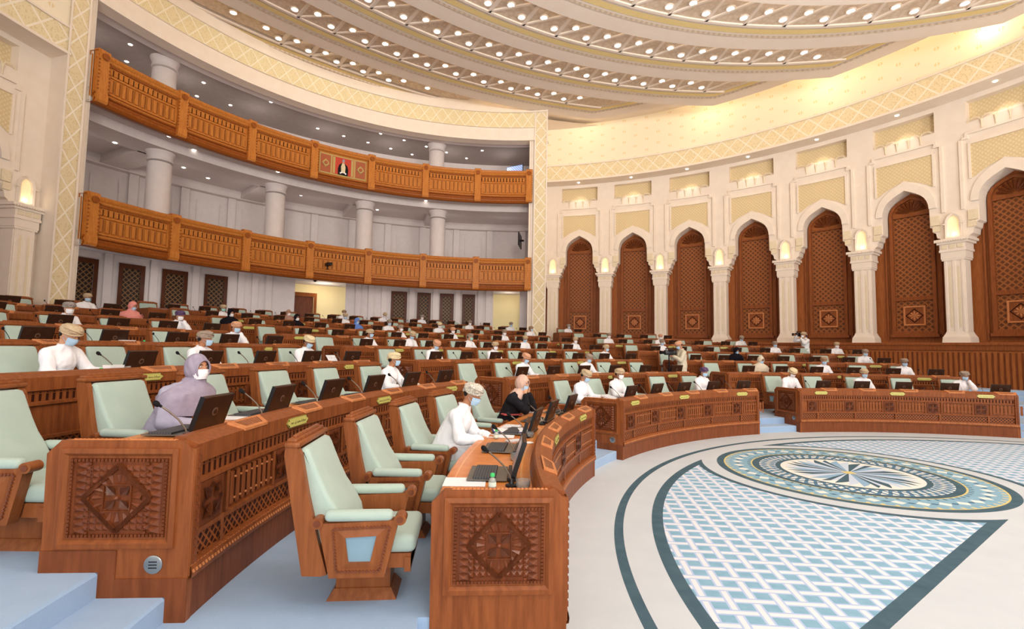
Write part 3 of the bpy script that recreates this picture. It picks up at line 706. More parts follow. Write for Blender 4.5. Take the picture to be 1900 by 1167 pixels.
def emblem_panel(t,c,a0,a1,z0,z1):
    root=MB(); w=a1-a0; R=13.05
    root.sweep(G,[(R+.02,z0+.40),(R-.02,z0+.40),(R-.02,z1-.34),(R+.02,z1-.34)],a0+.2,a1-.2,8,0)
    eo=root.build('emblem_panel',[GOLDF],t,c,'gilt framed panel with a robed portrait between two medallions')
    # order seen: largest azimuth is left
    def sub(f0,f1): return a1-.2-(w-.4)*f1, a1-.2-(w-.4)*f0
    for f0,f1 in ((.02,.235),(.765,.98)):
        x0,x1=sub(f0,f1); q=MB(); q.sweep(G,[(R-.025,z0+.46),(R-.03,z0+.46),(R-.03,z1-.40),(R-.025,z1-.40)],x0,x1,2,0)
        am=(x0+x1)/2; P0=pol(G,R-.03,am,(z0+z1)/2+.03); U=Vector((-sin(rad(am)),cos(rad(am)),0)); N=-Vector((cos(rad(am)),sin(rad(am)),0)); V=Vector((0,0,1))
        q.prism([(.17,0),(0,.2),(-.17,0),(0,-.2)],P0,U,V,N,.02,1); q.prism([(.14*cos(2*pi*j/18),.14*sin(2*pi*j/18)) for j in range(18)],P0,U,V,N,.05,1); q.prism([(.08*cos(2*pi*j/14),.08*sin(2*pi*j/14)) for j in range(14)],P0,U,V,N,.08,0)
        q.build('medallion_panel',[EMW,GOLDF],eo,c)
    x0,x1=sub(.27,.73); q=MB(); q.sweep(G,[(R-.025,z0+.46),(R-.03,z0+.46),(R-.03,z1-.40),(R-.025,z1-.40)],x0,x1,2,0)
    for f0,f1 in ((.28,.33),(.67,.72)):
        y0,y1=sub(f0,f1); q.sweep(G,[(R-.035,z0+.48),(R-.035,z1-.42)],y0,y1,1,1)
    am=(x0+x1)/2; zc=z0+.46; Hh=z1-.42-zc; P0=pol(G,R-.04,am,zc); U=Vector((sin(rad(am)),-cos(rad(am)),0)); N=-Vector((cos(rad(am)),sin(rad(am)),0)); V=Vector((0,0,1))
    s=Hh
    q.prism([(-.30*s,0),(.28*s,0),(.30*s,.35*s),(.24*s,.58*s),(.1*s,.70*s),(-.1*s,.70*s),(-.24*s,.58*s),(-.30*s,.35*s)],P0,U,V,N,.008,2)
    q.prism([(-.11*s,.12*s),(.11*s,.12*s),(.13*s,.5*s),(.07*s,.70*s),(-.07*s,.70*s),(-.13*s,.5*s)],P0,U,V,N,.014,3)
    q.prism([(-.16*s,.05*s),(-.02*s,.16*s),(-.05*s,.22*s),(-.2*s,.12*s)],P0,U,V,N,.018,4); q.prism([(.16*s,.05*s),(.2*s,.12*s),(.05*s,.22*s),(.02*s,.16*s)],P0,U,V,N,.018,4)
    q.prism([(.062*s*cos(2*pi*j/14),.78*s+.085*s*sin(2*pi*j/14)) for j in range(14)],P0,U,V,N,.02,5)
    q.prism([(-.07*s,.80*s),(.07*s,.80*s),(.08*s,.87*s),(.04*s,.95*s),(-.03*s,.95*s),(-.08*s,.87*s)],P0,U,V,N,.024,6)
    q.build('portrait',[REDW,GOLDF,BLACKM,TURB['cream'],PAPER,SKINS[2],HIJ['lilac grey']],eo,c)
balcony('upper_balcony','upper orange-brown carved wooden balcony curving across the gallery with a gilt emblem panel',9.515,11.192,emblem=3)
balcony('lower_balcony','lower orange-brown carved wooden balcony curving across the gallery',4.953,6.585)
# gallery downlights
DL3=[(-13.26,22.37),(-11.2,22.0),(-10.15,22.8),(-9.35,22.33),(-9.1,23.57),(-8.29,23.16),(-10.11,24.7),(-8.06,24.39),(-9.07,25.56),(-7.01,25.18),(-8.01,26.35),(-5.96,25.97),(-6.96,27.13),(-4.9,26.76),(-5.92,27.93),(-2.97,25.37),(-3.88,27.54),(-2.86,26.4),(-1.83,27.19),(-2.82,28.37),(-3.84,29.4),(-14.41,17.79),(-15.42,18.92),(-13.33,18.5),(-12.78,18.03),(-13.3,20.42),(-14.32,21.58)]
DL2=[(-13.61,15.74),(-14.8,17.9),(-12.88,18.0),(-12.77,19.28),(-14.5,21.27),(-14.25,22.61),(-12.8,22.5),(-11.12,20.58),(-16.13,20.11),(-17.0,20.0),(-12.84,24.25),(-10.52,21.6),(-10.93,25.01),(-9.54,25.1),(-7.69,27.48),(-6.22,24.31),(-6.3,27.56),(-4.63,25.61),(-1.35,28.03)]
def ordn(k): 
    return ORD[k] if k<20 else 'twenty-'+ORD[k-20]
sp=MB(); sp.lathe([(0,-.012),(.055,-.012),(.07,-.004),(.07,.02)],(0,0,0),12)
SPM=sp.mesh('gallery_spotlight',[LAMPS])
for lst,z,lv in ((DL3,13.075,'upper'),(DL2,9.67,'lower')):
    for k,(x,y) in enumerate(sorted(lst,key=lambda p:p[0]/p[1])):
        zz=z
        if lv=='lower':
            R=math.dist((x,y),G)
            if R<15.5 and R>14.2: zz=9.35
        o=link('gallery_spotlight',SPM,None,(x,y,zz)); tag(o,f'tiny recessed spotlight in the ceiling behind the {lv} balcony, {ordn(k)} from the left','ceiling light','gallery spotlights')
# screens and cameras
def tv(loc,rz,label,w=1.1,hh=.65,on=True):
    t=empty('television',loc,rz); tag(t,label,'television'); b=MB(); b.rbox((0,0,0),(.06,w,hh),.012,1); b.build('bezel',[BLACK],t)
    b=MB(); b.box((.032,0,0),(.004,w-.06,hh-.06)); b.build('screen',[TVS if on else BLACKM],t); b=MB(); b.box((-.12,0,0),(.2,.08,.08)); b.build('bracket',[BLACKM],t)
TVS=Mat('tv_picture',rgb(140,160,200),.3,.5,emit=rgb(150,170,215),estr=.8)
x,y,z_=TVS.xyz('Object'); TVS.color(TVS.mix(((y+z_)*7).fract().gt(.5),rgb(120,140,190),rgb(190,204,232)))
tv(pol(G,15.6,88.0,12.12),rad(240),'lit television screen at the right end behind the upper balcony'); tv(pol(G,14.0,86.4,7.75),rad(172),'dark television seen edge-on above the right end of the lower balcony',1.2,.7,False)
def cam(loc,rz,label,s=1):
    t=empty('surveillance_camera',loc,rz); tag(t,label,'camera'); b=MB(); b.tube([(0,0,-.16*s),(0,0,-.02)],.02*s); b.box((0,0,-.17*s),(.1*s,.1*s,.02)); b.build('bracket',[BLACKM],t)
    b=MB(); b.rbox((.05*s,0,.04*s),(.34*s,.15*s,.15*s),.02,2); b.tube([(.2*s,0,.04*s),(.30*s,0,.04*s)],[.06*s,.075*s]); b.build('camera_body',[BLACK],t)
cam(pol(G,12.78,127.9,5.62),rad(-40),'black surveillance camera mounted on the lower balcony front')
t=empty('dome_camera',pol(G,13.5,129.2,5.03)); tag(t,'small dark dome camera hanging under the lower balcony','camera'); b=MB(); b.lathe([(.09,.02),(.09,-.04)],(0,0,0),14); b.build('housing',[BLACKM],t); b=MB(); b.ellipsoid((0,0,-.05),(.08,.08,.08)); b.build('dome',[BLACK],t)

# ------------------------------------------------------------------ ceiling of hanging rings
CC=(9.02,.48); RK={k:26.12-2.95*(k-1) for k in range(0,7)}; ZK={k:14.5-.41*(k-1) for k in range(0,7)}
RET={1:18.8,2:19.25,3:19.4,4:20.0,5:20.2,6:20.2}
def corner_az(k):
    lo,hi=40.0,125.0
    for _ in range(50):
        m=(lo+hi)/2; p=pol(CC,RK[k],m)
        if math.dist(p[:2],WR)>RET[k]: lo=m
        else: hi=m
    return hi
def outline(k,off=0.0):
    """arc from the left to the right corner, then back along the right wall"""
    R=RK[k]-off; ca=corner_az(k); rr=RET[k]-off
    if off:
        lo,hi=30.0,130.0
        for _ in range(50):
            m=(lo+hi)/2
            if math.dist(pol(CC,R,m)[:2],WR)>rr: lo=m
            else: hi=m
        ca=hi
    P=[pol(CC,R,a) for a in [178-(178-ca)*j/80 for j in range(81)]]
    p=P[-1]; wa=math.degrees(math.atan2(p[1]-WR[1],p[0]-WR[0])); n=40
    P+=[pol(WR,rr,wa+( -22-wa)*j/n) for j in range(1,n+1)]
    return P
base=MB(); base.add([(-40,-8,15.1),(45,-8,15.1),(45,45,15.1),(-40,45,15.1)],[(0,3,2,1)],0); struct(base.build('ceiling',[CEILP]))
def ringband(mb,k,o0,o1,z,mat):
    A=outline(k,o0); B=outline(k,o1); L=0
    for j in range(len(A)-1):
        d=(A[j+1]-A[j]).length
        mb.quad((A[j][0],A[j][1],z),(A[j+1][0],A[j+1][1],z),(B[j+1][0],B[j+1][1],z),(B[j][0],B[j][1],z),mat,((L,0),(L+d,0),(L+d,abs(o1-o0)),(L,abs(o1-o0)))); L+=d
BAND={0:(2.61,132.88,-1.30,95,150),1:(3.27,126.95,-1.57,60,150),2:(3.65,125.98,-1.72,55,150),3:(4.15,112.28,-1.97,45,150),4:(4.99,97.66,-2.55,35,140),5:(6.2,100,-3.1,30,140)}
LIGHTS=[]
for k in range(0,7):
    z=ZK[k]
    if k==0:
        m=MB()
        def ring0(r0,r1,zz,mat): m.sweep(CC,[(r0,zz),(r1,zz)],60,165,90,mat)
        ring0(27.6,40,z+.02,0)
        m.sweep(CC,[(28.28,z+.02),(28.25,z-.06),(28.15,z-.06),(28.12,z)],113,165,70,1)
        m.sweep(CC,[(27.9,z),(28.12,z)],113,165,70,2); m.sweep(CC,[(26.0,z+.05),(27.9,z+.05)],115,165,70,3)
        struct(m.build('ceiling_ring',[CEILP,ORN,YELLOW,COFF])); ca=95
    else:
        m=MB(); P=outline(k); n=len(P)
        m.add([(p[0],p[1],z) for p in P]+[(-12,-8,z)],[tuple(range(n,-1,-1))],0)
        for j in range(n-1):
            m.quad((P[j][0],P[j][1],z),(P[j+1][0],P[j+1][1],z),(P[j+1][0],P[j+1][1],z+.16),(P[j][0],P[j][1],z+.16),0)
        m.add([(p[0],p[1],z+.16) for p in P]+[(-12,-8,z+.16)],[tuple(range(n+1))],0)
        ringband(m,k,.72,.84,z-.02,1); ringband(m,k,.92,1.18,z-.012,2); ringband(m,k,1.30,3.3,z-.006,3)
        struct(m.build('ceiling_ring',[CEILP,ORN,YELLOW,COFF]))
        g_=MB(); 
        A=outline(k,.16); B=outline(k,.26)
        for j in range(len(A)-1):
            g_.quad((A[j][0],A[j][1],z+.17),(A[j+1][0],A[j+1][1],z+.17),(B[j+1][0],B[j+1][1],z+.2),(B[j][0],B[j][1],z+.2),0)
        struct(g_.build('ceiling_cove_light',[GLOW])); ca=corner_az(k)
    if k>5: continue
    p,ref,doff,lo,hi=BAND[k]
    R=RK[k]; rb=MB()
    def rib(a,ra,b_,rb_,w=.1,dz=.045):
        A_=pol(CC,ra,a); B_=pol(CC,rb_,b_); d=(B_-A_).normalized(); s=Vector((-d[1],d[0],0))*w
        zt=z+.03; zb=z-dz
        rb.add([(A_+s).to_tuple()[:2]+(zt,),(A_-s).to_tuple()[:2]+(zt,),(B_-s).to_tuple()[:2]+(zt,),(B_+s).to_tuple()[:2]+(zt,),(A_+s*.5).to_tuple()[:2]+(zb,),(A_-s*.5).to_tuple()[:2]+(zb,),(B_-s*.5).to_tuple()[:2]+(zb,),(B_+s*.5).to_tuple()[:2]+(zb,)],[(4,5,6,7),(0,1,5,4),(1,2,6,5),(2,3,7,6),(3,0,4,7)],0)
    rb.sweep(CC,[(R-1.28,z),(R-1.30,z-.045),(R-1.40,z-.045),(R-1.42,z)],max(lo,ca if k else 115),hi,60,0)
    j0=int((ref-hi)/p)-1
    for j in range(j0,j0+60):
        ai=ref-p*j; ao=ai+doff
        if ai>hi: continue
        aok=lambda a,r: (a>lo) and (k==0 or math.dist(pol(CC,r,a)[:2],WR)<RET[k]-1.7+ (R-r)*.0) and (k!=0 or math.dist(pol(CC,r,a)[:2],G)<12.7)
        al=ai+.34*p; ar=al-p
        if aok(al,R-1.4): rib(al,R-1.36,al,R-3.2)
        if aok(al,R-1.4): rib(al,R-1.40,ar,R-2.75,.08)
        if aok(ai,R-1.75): LIGHTS.append((k,R-2.08,ai,z-.012,'inner'))
        if aok(ao,R-1.45): LIGHTS.append((k,R-1.72,ao,z-.012,'outer'))
    struct(rb.build('ceiling_coffer_ribs',[CEILP]))
dl=MB(); dl.lathe([(0,-.02),(.115,-.02)],(0,0,0),18,0); dl.lathe([(.115,-.02),(.15,-.03),(.16,.0),(.16,.03)],(0,0,0),18,1)
DLM=dl.mesh('ceiling_downlight',[LAMP,CEILP])
RN=['outermost','second','third','fourth','fifth','sixth']
cnt={}
for k,R,a,z,w in LIGHTS:
    p=pol(CC,R,a,z)
    if p[1]<2.5: continue
    cnt[(k,w)]=cnt.get((k,w),0)+1
    o=link('ceiling_downlight',DLM,None,p); tag(o,f'round bright ceiling downlight, {ordn(cnt[(k,w)]-1) if cnt[(k,w)]<=40 else "last"} from left, {w} row of the {RN[k]} ring','ceiling light','round downlights in the ceiling rings')
# ------------------------------------------------------------------ seating rows
ROWN=['','front','second','third','fourth','fifth','sixth','seventh','back']
BLK={'L':'left','M':'middle','R':'right'}
def lim(i,a,off):
    while math.dist(pol(O,Ri(i)+off,a)[:2],WR)>20.72: a+=.1
    return a
for i in E3: E3[i]=max(E3[i],lim(i,E3[i],.9))
ROWS=[]   # (block,row,a0,a1,N)
AL={1:A0,2:A0,3:A0,4:176,5:172,6:168,7:164}
for i,N in ((1,5),(2,6),(3,7),(4,0),(5,0),(6,0),(7,0)): ROWS.append(('L',i,AL[i],E1,N or max(2,round(rad(AL[i]-E1)*Ri(i)/1.07))))
for i,N in ((1,5),(2,6),(3,8),(4,9),(5,11),(6,12),(7,13),(8,15)): ROWS.append(('M',i,S2[i],E2 if i<8 else 114.5,N))
for i,N in ((1,5),(2,6),(3,7),(4,8),(5,9),(6,9),(7,9)): ROWS.append(('R',i,S3[i],E3[i],N if i<4 else max(2,int(abs(rad(S3[i]-E3[i]))*Ri(i)/1.08))))
F_,PI_,RO_=920.588,rad(3.945),rad(.974)
def project(p):
    fw=Vector((0,cos(PI_),sin(PI_))); up=Vector((0,-sin(PI_),cos(PI_))); rt=Vector((1,0,0))
    r2=rt*cos(RO_)+up*sin(RO_); u2=up*cos(RO_)-rt*sin(RO_); d=Vector(p)-Vector((0,0,2)); z=d.dot(fw)
    if z<.3: return (-9999,9999)
    return (950+F_*d.dot(r2)/z, 583.5-F_*d.dot(u2)/z)
SEATS=[]  # dict(block,row,k,az,n)
for blk,i,a0,a1,N in ROWS:
    vis=[]
    for k in range(N):
        a=a0-(k+.5)*(a0-a1)/N+(1.2 if blk=='L' and i==1 else .6 if blk=='L' and i==2 else 0)
        if blk=='R' and math.dist(pol(O,Ri(i)+1.8,a)[:2],WR)>20.75: continue
        x,y=project(pol(O,Ri(i)+1.3,a,Lv(i)+.9))
        if -130<x<2030: vis.append(a)
    for k,a in enumerate(vis): SEATS.append(dict(b=blk,i=i,k=k,n=len(vis),a=a))
def seatname(s): 
    k,n=s['k'],s['n']
    return f"{ORD[k]} seat from the left"
def carved(mb,P0,U,V,N,w,h,fine=True,m0=0,m1=1):
    """chip-carved relief: dentil border, pyramid columns, diamond with a petal square"""
    P0,U,V,N=[Vector(q) for q in (P0,U,V,N)]
    def Q(u,v,n): return P0+U*u+V*v+N*n
    def bx(u0,u1,v0,v1,n0,n1,mat): mb.add([Q(u0,v0,n0),Q(u1,v0,n0),Q(u1,v1,n0),Q(u0,v1,n0),Q(u0,v0,n1),Q(u1,v0,n1),Q(u1,v1,n1),Q(u0,v1,n1)],[(4,5,6,7),(0,1,5,4),(1,2,6,5),(2,3,7,6),(3,0,4,7)],mat)
    def pyr(u0,u1,v0,v1,n0,n1,mat): mb.add([Q(u0,v0,n0),Q(u1,v0,n0),Q(u1,v1,n0),Q(u0,v1,n0),Q((u0+u1)/2,(v0+v1)/2,n1)],[(0,1,4),(1,2,4),(2,3,4),(3,0,4)],mat)
    mb.quad(Q(-w/2,-h/2,.001),Q(w/2,-h/2,.001),Q(w/2,h/2,.001),Q(-w/2,h/2,.001),m0)
    s=.022 if fine else .04
    n=int(w/s)
    for k in range(n):
        u=-w/2+w*(k+.15)/n; e=w/n*.7
        bx(u,u+e,h/2-s,h/2-.004,.001,.012,m0); bx(u,u+e,-h/2+.004,-h/2+s,.001,.012,m0)
    n=int((h-2*s)/s)
    for sg in (-1,1):
        for k in range(n):
            v=-h/2+s+(h-2*s)*(k+.15)/n; e=(h-2*s)/n*.7
            for off in (0,.075*w/.5):
                u=sg*(w/2-s*.5-off*1.25); bx(u-s*.4,u+s*.4,v,v+e,.001,.012,m0)
        n2=int((h-2*s)/(.042 if fine else .08))
        for k in range(n2):
            v=-h/2+s+(h-2*s)*k/n2; e=(h-2*s)/n2; u=sg*(w/2-s-.042*w/.5)
            q=.03*w/.5
            pyr(u-q,u+q,v+.002,v+e-.002,.002,.026,m1)
    D=min(w*.34,h*.5-s*1.3)
    # corner pyramids outside diamond
    c=D/5 if fine else D/2.5
    nu=int(D/c)
    for sx in (-1,1):
        for sy in (-1,1):
            for a in range(nu):
                for b_ in range(nu):
                    if a+b_<nu-.5-0 : continue
                    u0=a*c; v0=b_*c
                    if (u0+v0)<D*1.0: continue
                    pyr(min(sx*u0,sx*(u0+c)),max(sx*u0,sx*(u0+c)),min(sy*v0,sy*(v0+c)),max(sy*v0,sy*(v0+c)),.002,.022,m1)
            # diamond side bars
            A=Vector((sx*D,0)); B=Vector((0,sy*D)); t=.017 if fine else .03
            d=(B-A).normalized(); nn=Vector((-d.y,d.x))
            ring=[A+nn*t*.8,A-nn*t*.8,B-nn*t*.8,B+nn*t*.8]
            lo=[Q(p.x,p.y,.001) for p in ring]; hi=[Q(p.x,p.y,.018) for p in ring]
            mb.add(lo+hi,[(4,5,6,7),(0,1,5,4),(1,2,6,5),(2,3,7,6),(3,0,4,7),(7,6,5,4)],m0)
    # inner fans
    for ang in (0,90,180,270):
        for k in range(5):
            t=rad(ang-44+k*22); r0=D*.46; r1=D*.72
            ca,sa=cos(t),sin(t); pa=rad(7)
            mb.add([Q(r0*.8*ca,r0*.8*sa,.002),Q(r1*cos(t-pa),r1*sin(t-pa),.004),Q(r1*ca,r1*sa,.02),Q(r1*cos(t+pa),r1*sin(t+pa),.004)],[(0,1,2),(0,2,3)],m1)
    # centre square with four petals and a boss
    e=D*.42
    for (u0,u1,v0,v1) in ((-e,e,e*.94,e),(-e,e,-e,-e*.94),(-e,-e*.94,-e,e),(e*.94,e,-e,e)): bx(u0,u1,v0,v1,.001,.016,m0)
    for k in range(4):
        t=rad(45+90*k); L=e*1.2; wv=e*.36
        d=Vector((cos(t),sin(t))); nn=Vector((-d.y,d.x))
        p=[d*.02,d*L*.55+nn*wv,d*L,d*L*.55-nn*wv]; m_=d*L*.55
        mb.add([Q(p[0].x,p[0].y,.004),Q(p[1].x,p[1].y,.018),Q(p[2].x,p[2].y,.006),Q(p[3].x,p[3].y,.018),Q(m_.x,m_.y,.004)],[(0,4,1),(1,4,2),(2,4,3),(3,4,0),(0,1,4),(1,2,4),(2,3,4),(3,0,4)],m1)
    mb.add([Q(.012*cos(2*pi*k/10),.012*sin(2*pi*k/10),.02) for k in range(10)]+[Q(0,0,.032)]+[Q(.018*cos(2*pi*k/10),.018*sin(2*pi*k/10),.002) for k in range(10)],[(k,(k+1)%10,10) for k in range(10)]+[(11+k,11+(k+1)%10,(k+1)%10,k) for k in range(10)],m1)

def end_panel(root,c,i,az,sgn,near):
    """flat carved end panel; sgn=+1 outward towards larger azimuth"""
    L=Lv(i-1); th=.05
    U=Vector((cos(rad(az)),sin(rad(az)),0)); T=Vector((-sin(rad(az)),cos(rad(az)),0))*sgn; V=Vector((0,0,1))
    P0=pol(O,Ri(i),az,L)-T*0
    prof=[(-.005,0),(.12,0),(.12,.15),(.52,.15),(.52,.301),(.86,.301),(.87,1.01),(.79,1.09),(.07,1.09),(-.005,1.01)]
    flat=(i==1 and sgn>0 and az>180)
    if flat: prof=[(-.005,-.0),(.86,0),(.87,1.01),(.79,1.09),(.07,1.09),(-.005,1.01)]
    q=MB(); q.prism(prof,P0,U,V,T,th,0)
    pl=[(-.004,0),(.12,0),(.12,.15),(.52,.15),(.52,.301),(.865,.301),(.865,.43),(.42,.43),(.42,.262),(-.004,.262)]
    if flat: pl=[(-.004,0),(.865,0),(.865,.2),(-.004,.2)]
    q.prism(pl,P0-T*.004,U,V,T,th+.010,2)
    ep=q.build('end_panel',[W_DESK,W_DARK,W_DARK2],root,c)
    if near<1: 
        return
    # moulded frame around the carving
    cu,cv=.435,.745; w,h=.60,.50
    q=MB(); F0=P0+T*th
    def Q(u,v,n): return F0+U*(cu+u)+V*(cv+v)+T*n
    for k in range(4):
        o=[(-w/2-.05,-h/2-.05),(w/2+.05,-h/2-.05),(w/2+.05,h/2+.05),(-w/2-.05,h/2+.05)]; m=[(-w/2-.02,-h/2-.02),(w/2+.02,-h/2-.02),(w/2+.02,h/2+.02),(-w/2-.02,h/2+.02)]; n_=[(-w/2,-h/2),(w/2,-h/2),(w/2,h/2),(-w/2,h/2)]
        j=(k+1)%4
        q.quad(Q(*o[k],0),Q(*o[j],0),Q(*o[j],.018),Q(*o[k],.018)); q.quad(Q(*o[k],.018),Q(*o[j],.018),Q(*m[j],.022),Q(*m[k],.022)); q.quad(Q(*m[k],.022),Q(*m[j],.022),Q(*n_[j],.002),Q(*n_[k],.002))
    q.build('panel_moulding',[W_DESK],ep,c)
    q=MB(); carved(q,Q(0,0,0),U,V,T,w-.02,h-.02,near>1,0,1); q.build('carved_relief',[W_DARK,W_CARV],ep,c)
    q=MB(); VM=Matrix((U,V,T)).transposed()
    if flat: q=None
    if q: q.lathe([(.055,0),(.055,.008),(.048,.011),(0,.011)],F0+U*.2+V*.345,20,0,True,VM)
    for d in (-.018,0,.018) if q else (): q.box(F0+U*.2+V*(.345+d)+T*.011,(.05,.006,.002),VM,1)
    if q: q.build('round_vent',[CHROME,BLACKM],ep,c,'round brushed metal vent')
    # small carved strip at the top edge
    q=MB()
    for k in range(24):
        u=.12+.026*k
        q.add([P0+T*.005+U*u+V*1.091,P0+T*.045+U*u+V*1.091,P0+T*.045+U*(u+.024)+V*1.091,P0+T*.005+U*(u+.024)+V*1.091,P0+T*.025+U*(u+.012)+V*1.099],[(0,1,4),(1,2,4),(2,3,4),(3,0,4)],0)
    q.build('edge_carving',[W_TAB],ep,c)
W_DARK2=wood('wood_plinth',rgb(140,78,44),rgb(112,58,30),rough=.4)
W_CARV=wood('wood_chip_carving',rgb(134,72,40),rgb(104,52,28),rough=.28,spec=.45)
def desk(blk,i,a0,a1):
    L=Lv(i-1); R=Ri(i); am=(a0+a1)/2; c=pol(O,R+.4,am,L)
    t=empty('curved_desk',c); tag(t,f'long curved carved wooden desk, {ROWN[i]} row of the {BLK[blk]} block','desk','curved desks of the chamber')
    det=3 if i==1 else 2 if i<=3 else 1
    e0=a0+math.degrees(.045/R); e1=a1-math.degrees(.045/R)
    seg=max(8,int(abs(a0-a1)))
    def S(name,prof,mat,**k):
        q=MB(); q.sweep(O,[(R+d,L+z) for d,z in prof],e0,e1,seg,k.pop('m',0),**k); return q.build(name,mat,t,c)
    S('plinth',[(0,0),(0,.25)],[W_DARK2])
    q=MB(); q.sweep(O,[(R+d,L+z) for d,z in [(0,.25),(-.022,.255),(-.026,.285),(-.018,.325),(.01,.335),(.04,.34)]],e0,e1,seg,0)
    if det>=2:
        n=int(abs(rad(e0-e1))*R/(.036 if det==3 or blk=='L' else .07)); 
        for k in range(n):
            a=e0+(e1-e0)*(k+.5)/n; d=(e1-e0)/n*.33
            q.quad(pol(O,R-.03,a-d,L+.285),pol(O,R-.03,a+d,L+.285),pol(O,R-.012,a+d,L+.33),pol(O,R-.012,a-d,L+.33),1)
    q.build('bead_moulding',[W_DESK,W_TAB],t,c)
    S('lattice_strip',[(.035,.34),(.035,.48)],[LATD])
    q=MB(); q.sweep(O,[(R+d,L+z) for d,z in [(.035,.48),(.008,.485),(.008,.515),(.035,.52),(.035,.80),(.008,.805),(.008,.83),(.028,.835),(.028,.935),(0,.94),(0,1.055)]],e0,e1,seg,0)
    # interior sheet so the row is solid
    q.sweep(O,[(R+.32,L+.05),(R+.32,L+.98)],e0,e1,seg,1)
    fq=q
    q=MB(); q.sweep(O,[(R+d,L+z) for d,z in [(0,1.05),(0,1.06),(.10,1.105),(.145,1.11),(.16,1.10),(.175,1.02),(.19,1.0),(.15,.98)]],a0,a1,seg,0,closed=True,caps=True)
    q.build('sloping_ledge',[W_DESK],t,c)
    q=MB(); q.sweep(O,[(R+.185,L+1.0),(R+.25,L+1.0)],e0,e1,seg,0); q.sweep(O,[(R+.25,L+1.0),(R+.268,L+1.0)],e0,e1,seg,1); q.sweep(O,[(R+.268,L+1.0),(R+.765,L+1.0)],e0,e1,seg,0); q.sweep(O,[(R+.765,L+1.0),(R+.78,L+1.0)],e0,e1,seg,1)
    q.sweep(O,[(R+.78,L+1.0),(R+.83,L+1.0),(R+.845,L+.99),(R+.845,L+.96),(R+.83,L+.945),(R+.30,L+.945)],e0,e1,seg,0)
    q.build('worktop',[W_TOP,W_LINE],t,c)
    mine=[s for s in SEATS if s['b']==blk and s['i']==i]
    # pierced slots under the fascia
    q=fq; n=int(abs(rad(e0-e1))*R/.066)
    for k in range(n):
        a=e0+(e1-e0)*(k+.5)/n; d=math.degrees(.013/R)
        x,y=project(pol(O,R,a,L+1))
        if not -60<x<1960: continue
        q.quad(pol(O,R+.0265,a-d,L+.842),pol(O,R+.0265,a+d,L+.842),pol(O,R+.0265,a+d,L+.908),pol(O,R+.0265,a-d,L+.908),2)
        if det>1: d*=.6; q.quad(pol(O,R+.0265,a-d,L+.916),pol(O,R+.0265,a+d,L+.916),pol(O,R+.0265,a+d,L+.926),pol(O,R+.0265,a-d,L+.926),2)
    fp=q.build('front_panel',[W_DESK,W_DARK,DARK],t,c)
    pitch=abs(a0-a1)/max(1,round(abs(rad(a0-a1))*R/1.07))
    for s in mine:
        a=s['a']-math.degrees(.36/R)      # carved tab below the screen
        q=MB(); hw=math.degrees(.23/R); f=lambda aa,d,z: pol(O,R+d,aa,L+z)
        def slope(u,v): # u in -1..1 ; v 0 (low) ..1 (high)
            w_=hw*(1.0 if v>.5 else .74); return f(a+u*w_,.100-.108*(1-v),1.120-.050*(1-v))
        lo=[slope(-1,0),slope(1,0),slope(1,1),slope(-1,1)]; off=Vector((0,0,-.02)); b0=[p+off for p in lo]
        q.add(lo+b0,[(0,1,2,3),(1,0,4,5),(2,1,5,6),(0,3,7,4),(3,2,6,7)],0)
        if i<=5:
            n=9 if i<=3 else 6
            for k in range(n):
                u0=-.72+1.44*k/n; u1=u0+1.44/n*.62; z=Vector((0,0,.002))
                q.quad(slope(u0,.18)+z,slope(u1,.18)+z,slope(u1+.03,.82)+z,slope(u0+.03,.82)+z,1)
        q.build('carved_tab',[W_TAB,W_CARV],t,c)
        if det>=2:
            # carved square and slatted panel per seat
            ac=s['a']+math.degrees(.18/R); T=Vector((-sin(rad(ac)),cos(rad(ac)),0)); N=-Vector((cos(rad(ac)),sin(rad(ac)),0))
            q=MB(); P0=pol(O,R+.012,ac,L+.66)
            q.prism([(-.14,-.14),(.14,-.14),(.14,.14),(-.14,.14)],P0-N*.02,T,Vector((0,0,1)),N,.022,0)
            e=.115
            for k in range(4):
                tt=rad(45+90*k); d=Vector((cos(tt),sin(tt))); nn=Vector((-d.y,d.x)); Lp=.145; wv=.046
                Q=lambda p,h: P0+T*p.x+Vector((0,0,1))*p.y+N*h
                p=[d*.02,d*Lp*.55+nn*wv,d*Lp,d*Lp*.55-nn*wv]
                q.add([Q(p[0],.004),Q(p[1],.02),Q(p[2],.006),Q(p[3],.02),Q(d*Lp*.5,.004)],[(0,4,1),(1,4,2),(2,4,3),(3,4,0),(0,1,4),(1,2,4),(2,3,4),(3,0,4)],1)
            for sg in (-1,1):
                for A_,B_ in (((-e,0),(0,sg*e)),((e,0),(0,sg*e))):
                    A_,B_=Vector(A_),Vector(B_); d=(B_-A_).normalized(); nn=Vector((-d.y,d.x))*.008
                    q.add([P0+T*p.x+Vector((0,0,1))*p.y+N*.012 for p in (A_+nn,A_-nn,B_-nn,B_+nn)],[(0,1,2,3),(3,2,1,0)],1)
            q.build('carved_square',[W_DARK,W_CARV],fp,c)
            q=MB(); a_=s['a']-math.degrees(.36/R); W2=.62; n=8
            for k in range(n):
                aa=a_+math.degrees((W2/2-W2*(k+.5)/n)/R); d=math.degrees(W2/n*.34/R)
                q.sweep(O,[(R+.036,L+.545),(R+.016,L+.55),(R+.016,L+.775),(R+.036,L+.78)],aa+d,aa-d,1,0)
                if det==3 or blk=='L':
                    for zz in (.585,.735): q.box(pol(O,R+.014,aa-d*1.4,L+zz),(.012,.012,.012),None,1)
